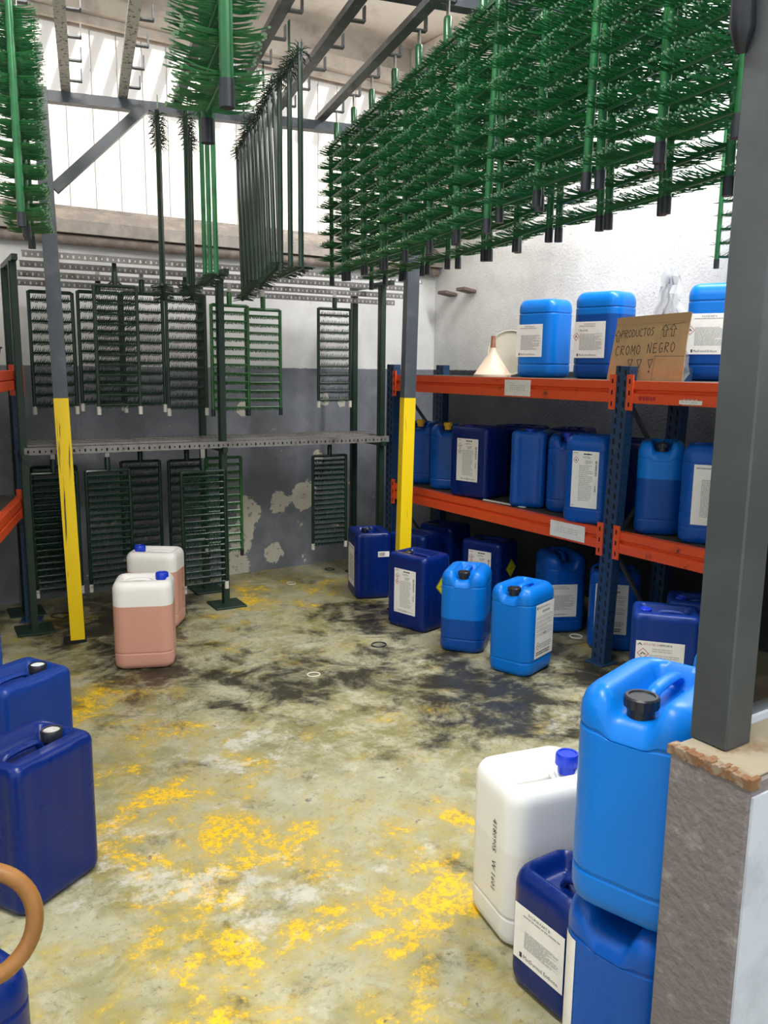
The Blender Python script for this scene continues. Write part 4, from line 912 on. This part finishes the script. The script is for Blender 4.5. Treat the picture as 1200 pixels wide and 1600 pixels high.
# crumpled clear bag behind the sign
bm = bmesh.new(); rn = random.Random(12); gx, gz = 12, 14; gr = []
for j in range(gz+1):
    row = []
    for i in range(gx+1):
        u, v_ = i/gx-0.5, j/gz; wd = 0.20*(1-0.75*sm(0.35, 0.95, v_))+0.02
        row.append(bm.verts.new((0.02*math.sin(i*2.1+j)+rn.uniform(-0.014, 0.014)-0.03*v_, u*wd+rn.uniform(-0.008, 0.008)-0.03*v_, v_*0.46+rn.uniform(-0.006, 0.006))))
    gr.append(row)
for j in range(gz):
    for i in range(gx): bm.faces.new((gr[j][i], gr[j][i+1], gr[j+1][i+1], gr[j+1][i]))
bmesh.ops.solidify(bm, geom=bm.faces[:], thickness=0.0012)
o = obj('plastic_bag', bm, 'film', loc=(3.60, 2.84, 1.4505), smooth=25, scale=(1.2, 1.2, 1.2)); tag(o, 'crumpled clear plastic bag standing behind the cardboard sign', 'bag')
# brown cable covers sticking out of the right wall, below the bristling jigs
for y, z, n_ in ((5.28, 2.06, 'left'), (5.05, 2.07, 'right')):
    bm = bmesh.new(); bevbox(bm, -0.12, 0.0, -0.05, 0.05, -0.012, 0.012, 0.003)
    o = obj('brown_bracket', bm, 'cover', loc=(X1, y, z), rot=(0, R(8), 0)); tag(o, 'brown flat bracket on the right wall, %s of the pair under the jigs' % n_, 'bracket')

# ---------------------------------------------------------------- small things
def floor_ring(x, y, r_, m_, lab):
    b = bmesh.new(); torus(b, r_, 0.0035, 28, 6, 0, 1.1); o = obj('sealing_ring', b, m_, loc=(x, y, 0.0035), rot=(0, 0, random.uniform(0, 3)), smooth=True); tag(o, lab, 'ring', 'rings lying on the floor')
floor_ring(3.018, 5.289, 0.032, 'capblack', 'black ring on the floor near the back wall')
floor_ring(2.394, 3.652, 0.038, 'capblack', 'black ring on the floor before the jerrycan row')
floor_ring(1.874, 3.442, 0.028, 'cream', 'pale ring in the middle of the floor')
floor_ring(2.583, 5.068, 0.030, 'cream', 'pale ring on the yellow floor near the back wall')
floor_ring(3.433, 3.188, 0.034, 'paper', 'white ring on the floor under the shelf')
floor_ring(1.049, 5.105, 0.05, 'capblack', 'black ring on the dark floor behind the left yellow post')
# tan ring handle at the bottom left
bm = bmesh.new(); torus(bm, 0.092, 0.0145, 44, 14)
hr = empty('hose_loop', (0.042, 1.54, 0.43), label='tan rubber hose loop standing on the corner jerrycan at bottom left', cat='hose')
ringo = obj('hose_ring', bm, 'tan', hr, smooth=True, loc=(0.083, -0.14, 0.148), rot=(R(78), 0, R(-8)))
bm = bmesh.new(); torus(bm, 0.040, 0.006, 30, 8); obj('metal_ring', bm, 'baresteel', hr, smooth=True, loc=(0.040, -0.12, 0.155), rot=(R(78), 0, R(-8)))
bm = bmesh.new(); tube(bm, [(0.0, -0.12, 0.10), (-0.02, -0.08, 0.05), (-0.03, -0.03, 0.0)], 0.0145, 10); obj('hose_tail', bm, 'tan', hr, smooth=True)
# charcoal tub on the left rack
bm = bmesh.new(); lathe(bm, [(0.10, 0), (0.12, 0.16), (0.128, 0.165), (0.128, 0.175), (0.115, 0.172), (0.095, 0.006), (0.0001, 0.006)], 28)
p = RL+Vector((-0.16*math.cos(ra)+0.22*math.sin(ra), -0.16*math.sin(ra)-0.22*math.cos(ra), 1.4605))
o = obj('plastic_tub', bm, 'tub', loc=p, smooth=40, scale=(1, 1, 0.7)); tag(o, 'charcoal plastic tub on top of the left rack', 'tub')
